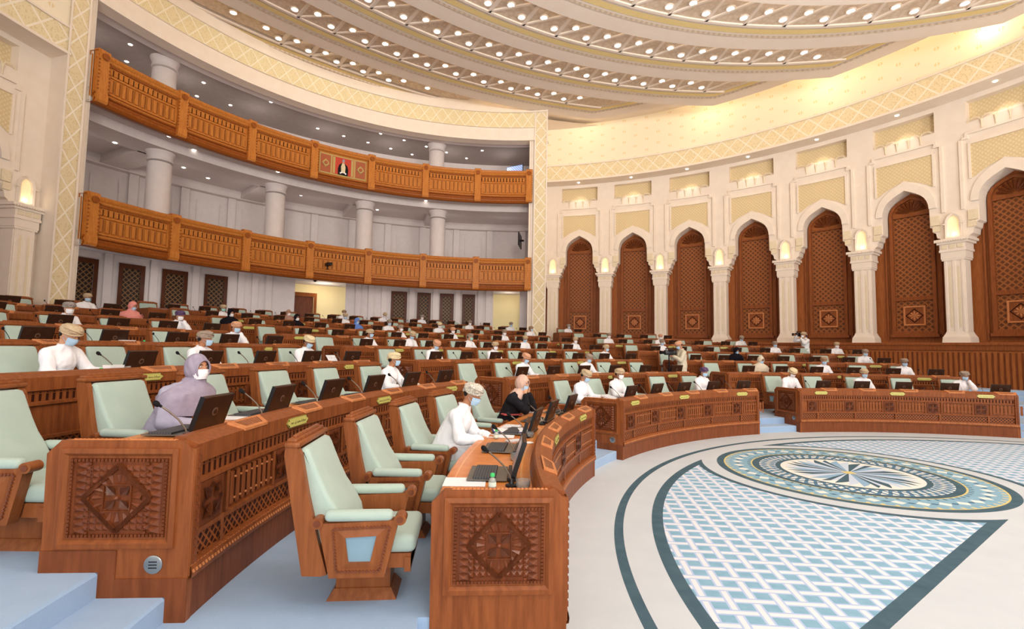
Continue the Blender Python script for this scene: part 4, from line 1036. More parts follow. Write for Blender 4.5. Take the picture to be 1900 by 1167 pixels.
            for sg in (-1,1):
                aa=a_+math.degrees(sg*(W2/2+.03)/R); d=math.degrees(.018/R); q.sweep(O,[(R+.036,L+.52),(R+.008,L+.52),(R+.008,L+.80),(R+.036,L+.80)],aa+d,aa-d,1,0)
            q.build('slatted_panel',[W_DESK,W_TAB],fp,c)
            if i<=2:
                q=MB(); aa=s['a']+math.degrees(.03/R); d=math.degrees(.02/R); q.sweep(O,[(R+.036,L+.335),(R+.008,L+.335),(R+.008,L+.49),(R+.036,L+.49)],aa+d,aa-d,1,0); q.build('lattice_divider',[W_DESK],t,c)
    near=2 if i<=3 else 1 if i<=5 else 0
    end_panel(t,c,i,a0,1,near); end_panel(t,c,i,a1,-1,0 if i>3 else 1)
    # carved corner stiles
    for e,sg in ((e0,-1),(e1,1)):
        q=MB(); d=math.degrees(.05/R)
        aa=e+sg*d*.7
        q.sweep(O,[(R+.05,L+.27),(R-.012,L+.27),(R-.012,L+1.04),(R+.05,L+1.05)],aa-d*.72,aa+d*.72,1,0,closed=True,caps=True)
        if i<=2:
            for k in range(13):
                z=L+.36+.052*k; q.box(pol(O,R-.014,aa,z),(.02,.02,.03),None,1)
        q.build('corner_stile',[W_DESK,W_CARV],t,c)
    return t
W_CARVL=wood('wood_tab_relief',rgb(232,176,128),rgb(214,150,100),rough=.4)
for blk,i,a0,a1,N in ROWS: desk(blk,i,a0,a1)
# ------------------------------------------------------------------ chairs (local +x looks to the desk)
def chair_proto(full):
    t=empty('armchair',(0,0,0)); q=MB()
    W=.60
    def sweepx(prof,w0,mat,bev,name,lab=None):
        """extrude an (x,z) side profile across y with rounded edges"""
        bm=bmesh.new(); n=len(prof)
        a=[bm.verts.new((x,-w0/2,z)) for x,z in prof]; b_=[bm.verts.new((x,w0/2,z)) for x,z in prof]
        bm.faces.new(a); bm.faces.new(list(reversed(b_)))
        for k in range(n): bm.faces.new((a[(k+1)%n],a[k],b_[k],b_[(k+1)%n]))
        bmesh.ops.recalc_face_normals(bm,faces=list(bm.faces))
        ed=[e for e in bm.edges if abs(e.verts[0].co.y-e.verts[1].co.y)<1e-5]
        if bev: bmesh.ops.bevel(bm,geom=ed,offset=bev,segments=3 if full else 2,profile=.5,affect='EDGES')
        m=MB(); m.from_bm(bm,(0,0,0),None,0,bool(bev)); return m
    # backrest cushion: smooth side profile
    pr=[(-.20,.44),(-.10,.50),(-.115,.58),(-.165,.68),(-.235,.79),(-.285,.90),(-.325,1.00),(-.355,1.08),(-.375,1.115),(-.405,1.125),(-.43,1.11),(-.415,1.0),(-.385,.85),(-.33,.62),(-.28,.45)]
    m=sweepx(pr,.535,0,.03,'backrest'); m.build('backrest',[FAB],t)
    # timber shell behind
    sh=[(-.25,.255),(-.21,.265),(-.27,.48),(-.345,.80),(-.40,1.09),(-.43,1.14),(-.50,1.14),(-.505,1.08),(-.365,.26)]
    q=MB()
    for y0,y1 in ((-.315,-.262),(.262,.315)): q.prism([(x,z) for x,z in sh],(0,y0,0),(1,0,0),(0,0,1),(0,1,0),y1-y0)
    q.prism([(-.335,.26),(-.30,.26),(-.345,.5),(-.42,.85),(-.455,1.12),(-.50,1.13),(-.50,1.08)],(0,-.27,0),(1,0,0),(0,0,1),(0,1,0),.54)
    bs=q.build('back_shell',[W_CHAIR],t)
    q=MB(); q.rbox((-.455,0,1.155),(.10,.655,.035),.01,2); q.rbox((-.465,0,1.18),(.065,.61,.03),.01,2); q.rbox((-.465,0,1.20),(.03,.5,.03),.01,2)
    q.build('carved_cap',[W_CHAIR],bs if full else t)
    # seat
    m=MB(); m.rbox((.075,0,.44),(.53,.53,.13),.045,4); m.build('seat',[FAB],t)
    if not full:
        q=MB()
        for sg in (-1,1): q.rbox((-.02,sg*.30,.665),(.40,.075,.06),.025,2)
        q.build('arm_pad',[FAB],t)
        return t
    q=MB(); q.box((.06,0,.325),(.50,.50,.10)); q.box((.29,0,.30),(.04,.52,.10)); q.build('seat_frame',[W_CHAIR],t)
    q=MB(); q.box((-.02,0,.035),(.46,.30,.07),taper=(.82,.72)); q.box((-.02,0,.16),(.36,.20,.2)); q.box((-.02,0,.265),(.30,.24,.03),mat=1); q.build('pedestal',[W_CHAIR,BLACKM],t)
    for sg in (-1,1):
        y=sg*.305; q=MB()
        P=[(-.27,.62),(.235,.64),(.155,.255),(-.19,.255)]
        q.prism(P,(0,y-.038,0),(1,0,0),(0,0,1),(0,1,0),.076,0)
        for x,z in ((-.275,.625),(.245,.645)):
            Mx=Matrix.Rotation(pi/2,3,'X'); q.lathe([(0,-.047),(.038,-.047),(.038,.047),(0,.047)],(x,y,z),16,0,True,Mx); q.lathe([(0,-.053),(.022,-.053),(.022,.053),(0,.053)],(x,y,z),12,1,True,Mx)
        # moulded frame on the outer face
        inn=[(-.095,.53),(.10,.54),(.065,.365),(-.07,.365)]
        mid=[(-.15,.575),(.155,.588),(.105,.32),(-.12,.32)]
        yo=y+sg*.039
        for k in range(4):
            j=(k+1)%4
            a,b_,c_,d=inn[k],inn[j],mid[j],mid[k]
            q.quad((a[0],yo+sg*.012,a[1]),(b_[0],yo+sg*.012,b_[1]),(c_[0],yo,c_[1]),(d[0],yo,d[1]),0)
            q.quad((a[0],yo+sg*.012,a[1]),(b_[0],yo+sg*.012,b_[1]),(b_[0],yo-sg*.002,b_[1]),(a[0],yo-sg*.002,a[1]),0)
            o=[(-.20,.60),(.21,.615),(.14,.28),(-.17,.28)]
            A=Vector(((mid[k][0]+o[k][0])/2,(mid[k][1]+o[k][1])/2)); B=Vector(((mid[j][0]+o[j][0])/2,(mid[j][1]+o[j][1])/2)); n=int((B-A).length/.022)
            for e in range(n):
                p=A+(B-A)*(e+.5)/n; q.box((p.x,yo+sg*.004,p.y),(.014,.010,.014),Matrix.Rotation(pi/4,3,'Y'),1)
        ar=q.build('armrest',[W_CHAIR,W_CARV],t)
        q=MB(); q.prism(inn,(0,yo-.002,0),(1,0,0),(0,0,1),(0,1,0),.004); q.build('side_inset',[FABB],ar)
        q=MB(); q.rbox((-.02,y,.665),(.43,.085,.075),.033,4); q.build('arm_pad',[FAB],ar)
    return t
FABB=fabric('chair_inset_fabric',rgb(144,172,186),rgb(120,150,168))
def squash(t):
    for ch in t.children:
        if ch.type=='MESH':
            for v in ch.data.vertices: v.co.z*=.915
        squash(ch)
CH1=chair_proto(True); CH2=chair_proto(False); squash(CH1); squash(CH2); used=set()
def put(proto,loc,rz):
    if proto.name not in used:
        used.add(proto.name); proto.location=loc; proto.rotation_euler=(0,0,rz); return proto
    return dup(proto,None,loc,rz)
for s in SEATS:
    i=s['i']; a=s['a']; rr=Ri(i)+(1.33 if i<8 else 1.12)
    jit=random.uniform(-.05,.05)
    if s['b']=='L' and i==1 and s['k']==0: jit=.06
    if s['b']=='L' and i==1 and s['k']==1: jit=.05
    o=put(CH1 if i<=3 else CH2,pol(O,rr,a,Lv(i)),rad(a)+pi+jit)
    tag(o,f"pale green armchair, brown wooden shell, {seatname(s)}, {ROWN[i]} row, {BLK[s['b']]} block",'chair','armchairs of the chamber')

# ------------------------------------------------------------------ built-in screens and microphones
def screen_proto(full):
    t=empty('desk_screen',(0,0,0))
    # local +x points to the user, screen lid leans away from the user
    tilt=Matrix.Rotation(rad(-18),3,'Y')
    q=MB(); q.rbox(tilt@Vector((0,0,.165)),(.035,.40,.27),.006,1,tilt,0); q.box(tilt@Vector((.019,0,.17)),(.002,.36,.22),tilt,1); q.box(tilt@Vector((0,-.199,.165)),(.036,.004,.27),tilt,2); q.box(tilt@Vector((0,.199,.165)),(.036,.004,.27),tilt,2)
    lid=q.build('screen_lid',[LID,SCREEN,BLACK],t)
    q=MB(); Mz=tilt@Matrix.Rotation(pi/2,3,'Y'); q.lathe([(0,-.003),(.034,-.003),(.034,.003),(0,.003)],tilt@Vector((-.018,0,.17)),16,0,True,Mz); q.lathe([(0,-.006),(.02,-.006),(.02,.006),(0,.006)],tilt@Vector((-.018,0,.17)),8,1,True,Mz)
    q.build('round_emblem',[EMB,LID],lid)
    q=MB(); q.box((0,0,.010),(.07,.42,.02)); q.box((-.03,0,.022),(.006,.42,.012),mat=1); q.box((.19,0,.004),(.30,.44,.008),mat=2); q.build('base',[BLACK,CHROME,STEELD],t)
    q=MB(); q.box((.21,0,.014),(.17,.40,.014)); q.build('keyboard',[KEYS],t)
    return t
STEELD=Mat('base_plate',rgb(120,116,108),.35,.5,metal=.6)
SP=screen_proto(True)
def mic_proto():
    t=empty('gooseneck_microphone',(0,0,0)); q=MB()
    q.lathe([(.045,0),(.045,.012),(.02,.02),(.012,.05)],(0,0,0),14); q.build('mic_base',[BLACK],t)
    pts=[(0,0,.03),(.015,0,.08),(.06,0,.145),(.12,0,.20),(.18,0,.245)]
    q=MB(); q.tube(pts,.0065,7); q.build('gooseneck',[STEEL],t)
    q=MB(); q.tube([(.172,0,.239),(.192,0,.253)],[.009,.011],8); q.ellipsoid((.207,0,.262),(.020,.020,.027),12,8,0,Matrix.Rotation(rad(40),3,'Y')); q.build('foam_head',[BLACKM],t)
    return t
MP=mic_proto()
def mic_far():
    q=MB(); q.tube([(0,0,.0),(.015,0,.08),(.06,0,.145),(.12,0,.20),(.18,0,.245)],.0045,5); q.ellipsoid((.192,0,.255),(.018,.018,.024),8,6); q.lathe([(.04,0),(.04,.015),(0,.02)],(0,0,0),8)
    o=q.at('gooseneck_microphone',[BLACKM],(0,0,0)); return o
MF=mic_far()
for s in SEATS:
    i=s['i']; L=Lv(i-1); a=s['a']-math.degrees(.36/Ri(i))
    o=put(SP,pol(O,Ri(i)+(.33 if i==1 else .40),a,L+1.012),rad(a)+random.uniform(-.04,.04)); tag(o,f"dark brown flip-up desk screen, {seatname(s)}, {ROWN[i]} row of {BLK[s['b']]} block",'screen','flip-up desk screens')
    am=a+math.degrees(.30/Ri(i))
    x,y=project(pol(O,Ri(i)+.4,am,L+1.1))
    o=put(MP if i<=3 else MF,pol(O,Ri(i)+.34,am,L+1.002),rad(am)+random.uniform(-.25,.25)); tag(o,f"thin black gooseneck microphone, {seatname(s)}, {ROWN[i]} row of {BLK[s['b']]} block",'microphone','gooseneck microphones')

# ------------------------------------------------------------------ brass name plates with Arabic lettering
FORMS={'ا':('\ufe8d','\ufe8e',None,None),'د':('\ufea9','\ufeaa',None,None),'ر':('\ufead','\ufeae',None,None),'و':('\ufeed','\ufeee',None,None),'ة':('\ufe93','\ufe94',None,None),
'ب':('\ufe8f','\ufe90','\ufe91','\ufe92'),'س':('\ufeb1','\ufeb2','\ufeb3','\ufeb4'),'ع':('\ufec9','\ufeca','\ufecb','\ufecc'),'ح':('\ufea1','\ufea2','\ufea3','\ufea4'),'م':('\ufee1','\ufee2','\ufee3','\ufee4'),'ن':('\ufee5','\ufee6','\ufee7','\ufee8'),'ل':('\ufedd','\ufede','\ufedf','\ufee0'),'ي':('\ufef1','\ufef2','\ufef3','\ufef4')}
def shape(word):
    out=[]
    for k,ch in enumerate(word):
        f=FORMS.get(ch)
        if not f: out.append(ch); continue
        pj=k>0 and word[k-1] in FORMS and FORMS[word[k-1]][2] is not None
        nj=k<len(word)-1 and f[2] is not None and word[k+1] in FORMS
        out.append(f[3] if pj and nj else f[1] if pj else f[2] if nj else f[0])
    return ''.join(reversed(out))
def arabic_mesh(words,height):
    cu=bpy.data.curves.new('lettering','FONT'); cu.body=' '.join(shape(w) for w in reversed(words)); cu.size=height; cu.align_x='CENTER'; cu.align_y='CENTER'; cu.extrude=.0008; cu.resolution_u=2
    o=bpy.data.objects.new('lettering',cu); COL.objects.link(o); dg=bpy.context.evaluated_depsgraph_get(); me=bpy.data.meshes.new_from_object(o.evaluated_get(dg)); bpy.data.objects.remove(o)
    xs=[v.co.x for v in me.vertices]; k=min(1,.29/(max(xs)-min(xs))); m_=(max(xs)+min(xs))/2; ys=[v.co.y for v in me.vertices]; n_=(max(ys)+min(ys))/2
    for v in me.vertices: v.co.x=(v.co.x-m_)*k; v.co.y=(v.co.y-n_)*k
    me.materials.clear(); me.materials.append(INK.m); return me
TXT=[arabic_mesh(w,.034) for w in (('سعادة','احمد','بن','محمد'),('سعادة','محمد','بن','سعيد'),('سعادة','سعيد','بن','حمد'))]
PLATES=[(1,169.2),(1,157.1),(1,140.9),(1,128.2),(1,115.0),(1,99.3),(1,86.4),(1,73.8),(2,176.3),(2,166.4),(2,156.2),(2,137.4),(2,126.4),(2,115.0),(2,86.3),(2,75.2),(3,172.1),(3,155.5),(3,132.4),(3,122.1),(3,115.0),(3,85.7),(3,76.6),(4,155.0),(4,141.5),(4,135.8),(4,127.8),(4,119.8),(4,114.0),(4,100.1),(4,77.1),(5,154.9),(5,146.7),(5,139.3),(5,113.6),(5,104.9),(5,97.1),(5,89.7),(6,147.2),(6,141.2),(6,130.5),(6,124.0),(7,144.9),(7,139.3),(7,129.7)]
q=MB(); w_,h_=.40,.085
O_=[(-w_/2,0),(-w_/2+.02,-h_*.18),(-w_/2+.045,-h_/2),(w_/2-.045,-h_/2),(w_/2-.02,-h_*.18),(w_/2,0),(w_/2-.02,h_*.18),(w_/2-.045,h_/2),(-w_/2+.045,h_/2),(-w_/2+.02,h_*.18)]
q.prism(O_,(0,0,0),(1,0,0),(0,0,1),(0,-1,0),.008,0); PLR=q.mesh('name_plate',[PLEDGE])
q=MB(); q.prism([(x*.955,y*.84) for x,y in O_],(0,-.0085,0),(1,0,0),(0,0,1),(0,-1,0),.003,0)
for sx in (-1,1):
    for sy in (-1,1): q.box((sx*.165,-.012,sy*.024),(.012,.002,.008),None,1)
PLF=q.mesh('plate_face',[PLATE,INK])
seen={}
for n,(i,a) in enumerate(PLATES):
    b_='L' if a>150.5 else 'M' if a>109.5 else 'R'
    k=seen.get((b_,i),0); seen[(b_,i)]=k+1
    p=pol(O,Ri(i)-.003,a,Lv(i-1)+.998)
    o=link('name_plate',PLR,None,p); o.rotation_euler=(rad(-4),0,rad(a)+pi/2+pi)
    f=link('plate_face',PLF,o); t=link('lettering',TXT[n%3],o,(0,-.0118,-.002)); t.rotation_euler=(pi/2,0,0)
    tag(o,f'yellow brass name plate with Arabic lettering, {ORD[k]} from the left, {ROWN[i]} row, {BLK[b_]} block','name plate','brass name plates on the desk fronts')
# ------------------------------------------------------------------ people
def evalmesh(me,mods):
    o=bpy.data.objects.new('tmp',me); COL.objects.link(o)
    for t,kw in mods:
        m=o.modifiers.new(t,t)
        for k,v in kw.items(): setattr(m,k,v)
        if t=='SKIN':
            pass
    if any(t=='SKIN' for t,_ in mods):
        sv=me.skin_vertices[0].data
        for k,r in enumerate(me['_r']): sv[k].radius=(r,r)
        sv[0].use_root=True
    dg=bpy.context.evaluated_depsgraph_get(); out=bpy.data.meshes.new_from_object(o.evaluated_get(dg)); bpy.data.objects.remove(o); return out
def capsule(q,a,ra,b,rb,n=12):
    a,b=Vector(a),Vector(b); d=b-a
    if d.length<1e-5: d=Vector((0,0,1e-4)); b=a+d
    dn=d.normalized(); x=dn.orthogonal().normalized(); y=dn.cross(x); vs=[]; fs=[]; rings=[]
    for k in range(1,4): t=pi/2*(1-k/3.0); rings.append((a-dn*ra*sin(t),ra*cos(t)))
    for k in range(0,3): t=pi/2*k/3.0; rings.append((b+dn*rb*sin(t),rb*cos(t)))
    for c,r in rings:
        for k in range(n): vs.append(c+(x*cos(2*pi*k/n)+y*sin(2*pi*k/n))*r)
    vs+= [a-dn*ra,b+dn*rb]; m=len(rings)
    for i in range(m-1):
        for k in range(n): fs.append((i*n+k,i*n+(k+1)%n,(i+1)*n+(k+1)%n,(i+1)*n+k))
    for k in range(n): fs.append((m*n,(k+1)%n,k)); fs.append((m*n+1,(m-1)*n+k,(m-1)*n+(k+1)%n))
    q.add(vs,fs,0,True)
def skin(q,nodes,edges):
    for e0,e1 in edges: capsule(q,nodes[e0][0],nodes[e0][1],nodes[e1][0],nodes[e1][1])
def grab(me): return [v.co.copy() for v in me.vertices],[tuple(p.vertices) for p in me.polygons]
def remesh(mb,vox,smooth=2):
    me=mb.mesh('rm',[]); out=evalmesh(me,[('REMESH',{'mode':'VOXEL','voxel_size':vox,'use_smooth_shade':True}),('SMOOTH',{'iterations':smooth,'factor':.5})]); return out
def head_parts(mb,c,Rm,female=False):
    """ellipsoid skull with jaw, nose, brow and ears"""
    n,m=28,22; vs=[]; fs=[]
    for i in range(m+1):
        ph=pi*i/m
        for k in range(n):
            th=2*pi*k/n; x=sin(ph)*cos(th); y=sin(ph)*sin(th); z=cos(ph)
            X,Y,Z=x*.100,y*.077,z*.120
            if z<0: Y*=1-.30*(-z)**1.6; X*=1-.10*(-z)
            if x>0:
                X+=.024*math.exp(-((y/.14)**2+((z+.12)/.2)**2))
                X-=.010*math.exp(-(((abs(y)-.36)/.16)**2+((z-.10)/.13)**2))
                X+=.007*math.exp(-((y/.3)**2+((z+.48)/.1)**2))+.010*math.exp(-((y/.28)**2+((z+.82)/.16)**2))
            vs.append(c+Rm@Vector((X,Y,Z)))
    for i in range(m):
        for k in range(n): fs.append((i*n+k,(i+1)*n+k,(i+1)*n+(k+1)%n,i*n+(k+1)%n))
    mb.add(vs,fs,0,True)
    for sg in (-1,1): mb.ellipsoid(c+Rm@Vector((-.008,sg*.078,-.004)),(.018,.010,.032),10,8,0,Rm)
def hand(nodes,edges,pre,wr,fd,side,curl=.25,up=Vector((0,0,1)),spread=.06):
    """palm, four fingers and a thumb grown from node pre"""
    fd=fd.normalized(); lat=up.cross(fd).normalized()*side; nrm=fd.cross(lat)*side
    if nrm.dot(up)<0: nrm=-nrm
    p0=wr+fd*.035; nodes[pre+'p']=(p0,.026); edges.append((pre,pre+'p'))
    for k,(o,L) in enumerate(((.030,.070),(.010,.080),(-.010,.075),(-.029,.060))):
        b=p0+fd*.045+lat*o; nodes[f'{pre}f{k}a']=(b,.0125); edges.append((pre+'p',f'{pre}f{k}a'))
        d=(fd+lat*o*spread*20*.12-nrm*curl*.5).normalized(); e=b+d*L*.5; nodes[f'{pre}f{k}b']=(e,.0098); edges.append((f'{pre}f{k}a',f'{pre}f{k}b'))
        d2=(fd*.8-nrm*curl*1.6).normalized(); g=e+d2*L*.5; nodes[f'{pre}f{k}c']=(g,.0082); edges.append((f'{pre}f{k}b',f'{pre}f{k}c'))
    tb=p0+lat*.030-fd*.005; nodes[pre+'ta']=(tb,.0135); edges.append((pre+'p',pre+'ta'))
    te=tb+(lat*.6+fd*.8-nrm*.2).normalized()*.04; nodes[pre+'tb']=(te,.011); edges.append((pre+'ta',pre+'tb'))
    tf=te+(fd+lat*.05).normalized()*.028; nodes[pre+'tc']=(tf,.009); edges.append((pre+'tb',pre+'tc'))
def turban_mesh(c,Rm):
    q=MB(); n,m=40,14; vs=[]; fs=[]
    prof=[(.092,.030),(.104,.022),(.115,.036),(.120,.056),(.119,.078),(.115,.097),(.106,.113),(.091,.126),(.068,.135),(.044,.140),(.02,.142)]
    M_=len(prof)
    for i,(r,z) in enumerate(prof):
        for k in range(n):
            th=2*pi*k/n; w=.0055*sin(4*th+z*70)+.004*sin(7*th-z*110+1); 
            if i in (0,M_-1): w*=.3
            tiltz=.018*cos(th)*( -1 if i<4 else -.6)
            vs.append(c+Rm@Vector(((r+w)*cos(th)*1.02-.004,(r+w)*sin(th)*.90,z+tiltz*-.6+.002*sin(3*th))))
    for i in range(M_-1):
        for k in range(n): fs.append((i*n+k,i*n+(k+1)%n,(i+1)*n+(k+1)%n,(i+1)*n+k))
    fs.append(tuple((M_-1)*n+k for k in range(n)))
    q.add(vs,fs,0,True)
    q.ellipsoid(c+Rm@Vector((-.105,.02,.012)),(.032,.055,.030),12,8,0,Rm)
    # crossing fold bands
    for sg,z0 in ((1,.045),(-1,.075)):
        pts=[]
        for k in range(13):
            th=-pi*.62+pi*1.24*k/12; pts.append(c+Rm@Vector((.122*cos(th),.109*sin(th),z0+sg*.022*sin(th))))
        q.tube(pts,[.006]+[.011]*11+[.006],6)
    return q
def mask_mesh(c,Rm):
    q=MB(); n,m=16,9; vs=[]; fs=[]
    for i in range(m+1):
        z=-.012-.098*i/m
        for k in range(n+1):
            ph=rad(-62+124*k/n); f=i/m
            b=.022*math.exp(-(ph/.42)**2)*max(0,1-f*1.1)+.012*math.exp(-(ph/.6)**2)*math.exp(-((f-.55)/.4)**2)
            k2=1-.22*max(0,(f-.45)/.55)**1.4
            pl=.0022*sin(f*pi*6)
            vs.append(c+Rm@Vector(((.106*cos(ph)*(1-.06*f)+b+pl)*1.0,.088*sin(ph)*k2,z*(1-.04*cos(ph*1.4)))))
    for i in range(m):
        for k in range(n): a=i*(n+1)+k; fs.append((a,a+n+1,a+n+2,a+1))
    q.add(vs,fs,0,True)
    for sg in (-1,1):
        for z0,ph0 in ((-.02,60),(-.085,58)):
            st=c+Rm@Vector((.106*cos(rad(ph0)),sg*.088*sin(rad(ph0))*(1 if z0>-.05 else .9),z0)); en=c+Rm@Vector((-.012,sg*.083,.004 if z0>-.05 else -.02)); md=(st+en)/2+Rm@Vector((0,sg*.006,0)); q.tube([st,md,en],.0018,4,0,False)
    return q
def hijab_mesh(c,Rm,chest,long=.30,short=False):
    q=MB(); n,m=40,26; vs=[]; keep=[]; 
    for i in range(m+1):
        ph=pi*i/m*.86
        for k in range(n):
            th=2*pi*k/n; x=sin(ph)*cos(th); y=sin(ph)*sin(th); z=cos(ph)
            w=.0035*sin(9*th+z*6)
            vs.append(c+Rm@Vector((x*(.118+w)-.008,y*(.101+w),z*.142+.004)))
    fs=[]
    for i in range(m):
        for k in range(n):
            th=2*pi*(k+.5)/n; ph=pi*(i+.5)/m*.86; x=sin(ph)*cos(th); y=sin(ph)*sin(th); z=cos(ph)
            if x>.35 and (y/.66)**2+((z+.12)/.62)**2<1: continue
            fs.append((i*n+k,(i+1)*n+k,(i+1)*n+(k+1)%n,i*n+(k+1)%n))
    q.add(vs,fs,0,True)
    # rim around the face opening
    pts=[]
    for k in range(29):
        t=2*pi*k/28; y=.66*cos(t); z=-.12+.62*sin(t); x=math.sqrt(max(.05,1-y*y-z*z)); pts.append(c+Rm@Vector((x*.122-.008,y*.104,z*.145+.004)))
    q.tube(pts,.009,6,0,False)
    # drape over neck and shoulders
    base=c+Rm@Vector((-.012,0,-.085)); rows=[(0,.092,.082,0),(.05,.108,.112,.006),(.09,.150,.20,.02),(.14,.195,.275,.03),(.20,.215,.305,.04),(long,.215,.295,.05)]
    if short: rows=[(0,.094,.084,0),(.05,.110,.112,.006),(.10,.130,.150,.02),(.16,.14,.16,.03)]
    vs=[];fs=[]; n=36
    for j,(dz,rx,ry,dx) in enumerate(rows):
        f=j/(len(rows)-1); cc=base*(1-f)+Vector((chest.x,chest.y,base.z))*f
        for k in range(n):
            th=2*pi*k/n; w=.010*f*sin(8*th+j)+.006*sin(5*th+2*j)
            vs.append(Vector((cc.x+dx*.3+(rx+w)*cos(th),cc.y+(ry+w)*sin(th),base.z-dz+(.03*f if cos(th)<0 else -.02*f)*abs(cos(th)))))
    for j in range(len(rows)-1):
        for k in range(n): fs.append((j*n+k,(j+1)*n+k,(j+1)*n+(k+1)%n,j*n+(k+1)%n))
    q.add(vs,fs,0,True); return q
def fold(me,amp,seed):
    n=len(me.vertices); co=[0.0]*(3*n); no=[0.0]*(3*n); me.vertices.foreach_get('co',co); me.vertices.foreach_get('normal',no)
    for k in range(n):
        x,y,z=co[3*k:3*k+3]
        h=noise.noise(Vector((x*7+seed,y*7,z*4)))+.7*noise.noise(Vector((x*17,y*17+seed,z*7)))
        h=-abs(h)*1.5+.4
        for j in range(3): co[3*k+j]+=no[3*k+j]*h*amp
    me.vertices.foreach_set('co',co); me.update()
def person_proto(name,pose,female=False,standing=False,robe='white',vox=.007):
    """pose keys: lean, chest, head yaw/pitch/roll (deg), hands: list of (pos, finger dir, curl) for right(-y), left(+y)"""
    P=pose; N={}; Ed=[]
    hz=P.get('hip',.56); lean=P.get('lean',.10); side=P.get('side',0.0)
    hip=Vector((P.get('hx',-.02),0,hz))
    if standing: hip=Vector((0,0,.92))
    up=.52
    waist=hip+Vector((lean*.30,side*.3,.18)); chest=hip+Vector((lean*.72,side*.7,.36)); neckb=hip+Vector((lean*1.0,side,up)); 
    hc=neckb+Vector((.035+P.get('hfwd',0.02),side*.2,.165))
    Rm=Matrix.Rotation(rad(P.get('yaw',0)),3,'Z')@Matrix.Rotation(rad(P.get('pitch',5)),3,'Y')@Matrix.Rotation(rad(P.get('roll',0)),3,'X')
    hn=hc+Rm@Vector((-.018,0,-.085))
    tw=Matrix.Rotation(rad(P.get('twist',0)),3,'Z')
    B={}; R_={}; eb=[]; er=[]
    def both(n,p,rb,rr,par):
        if rb: B[n]=(p,rb)
        if rr: R_[n]=(p,rr)
        if par:
            if rb and par in B: eb.append((par,n))
            if rr and par in R_: er.append((par,n))
    both('hip',hip,.12,.165,None); both('waist',waist,.12,.155,'hip'); both('chest',chest,.135,.165,'waist'); both('neckb',neckb,.062,.075,'chest')
    B['neck']=(hn,.052); eb.append(('neckb','neck'))
    for sg,nm in ((-1,'r'),(1,'l')):
        sh=chest+tw@Vector((.01,sg*.172,.088)); hd,fdir,curl=P['hands'][0 if sg<0 else 1]
        hd=Vector(hd); up_l=.29; fo_l=.26
        d=hd-sh; D=min(d.length,up_l+fo_l-.01); d.normalize()
        a=(up_l**2-fo_l**2+D*D)/(2*D); hgt=math.sqrt(max(0,up_l**2-a*a))
        pole=Vector(P.get('pole',(-.35,sg*.55,-.8))) if not isinstance(P.get('pole'),dict) else Vector(P['pole'][nm]); pole.y=abs(pole.y)*sg
        pole=(pole-d*pole.dot(d)).normalized(); el=sh+d*a+pole*hgt; wr=sh+d*D
        both('sh'+nm,sh,.048,.080,'chest'); both('el'+nm,el,.034,.074,'sh'+nm)
        wr_r=el+(wr-el)*.90
        B['wr'+nm]=(wr,.026); eb.append(('el'+nm,'wr'+nm)); R_['wr'+nm]=(wr_r,.056); er.append(('el'+nm,'wr'+nm))
        hand(B,eb,'wr'+nm,wr,Vector(fdir),sg*-1 if sg<0 else -1 if False else (1 if sg<0 else -1),curl,Vector(P.get('palmup',(0,0,1))))
        if standing:
            kn=Vector((.03,sg*.10,.50)); an=Vector((-.01,sg*.11,.09)); toe=Vector((.14,sg*.125,.03))
        else:
            kn=Vector((hip.x+.43,sg*.13,hip.z-.03)); an=Vector((hip.x+.40,sg*.13,.09)); toe=Vector((hip.x+.54,sg*.14,.03))
        th=hip+Vector((.02,sg*.09,-.03))
        both('th'+nm,th,.085,.125,'hip'); both('kn'+nm,kn,.058,.112 if not standing else .13,'th'+nm); both('an'+nm,an,.04,.10 if not standing else .135,'kn'+nm); B['toe'+nm]=(toe,.032); eb.append(('an'+nm,'toe'+nm))
    q=MB(); skin(q,B,eb); head_parts(q,hc,Rm,female)
    body=remesh(q,vox); body.materials.clear(); body.materials.append(SKINS[0].m)
    rq=MB(); skin(rq,R_,er)
    if not standing: capsule(rq,R_['knr'][0],.10,R_['knl'][0],.10); capsule(rq,R_['anr'][0],.09,R_['anl'][0],.09); capsule(rq,R_['thr'][0],.12,R_['thl'][0],.12)
    capsule(rq,R_['shr'][0]+Vector((0,0,.005)),.074,neckb,.07); capsule(rq,R_['shl'][0]+Vector((0,0,.005)),.074,neckb,.07)
    # collar
    rq.tube([neckb+Vector((-.005+.068*cos(2*pi*k/16),.066*sin(2*pi*k/16),.045+.01*-cos(2*pi*k/16))) for k in range(17)],.014,6,0,False)
    robe_me=remesh(rq,.012,6); fold(robe_me,.011,len(name)*3); robe_me.materials.clear(); robe_me.materials.append(ROBE.m)
    for p in robe_me.polygons: p.use_smooth=True
    for p in body.polygons: p.use_smooth=True
    root=link('person',body,None,(0,0,-50)); link('robe',robe_me,root)
    if female: hijab_mesh(hc,Rm,chest+Vector((.02,0,0)),P.get('drape',.30),P.get('short',False)).build('headscarf',[HIJ['black']],root)
    else:
        turban_mesh(hc,Rm).build('turban',[TURB['beige']],root)
        hq=MB(); hq.ellipsoid(hc+Rm@Vector((-.042,0,-.004)),(.066,.074,.058),18,12,0,Rm); hq.build('hair',[HAIRM],root)
    mask_mesh(hc,Rm).build('face_mask',[MASKS['blue']],root)
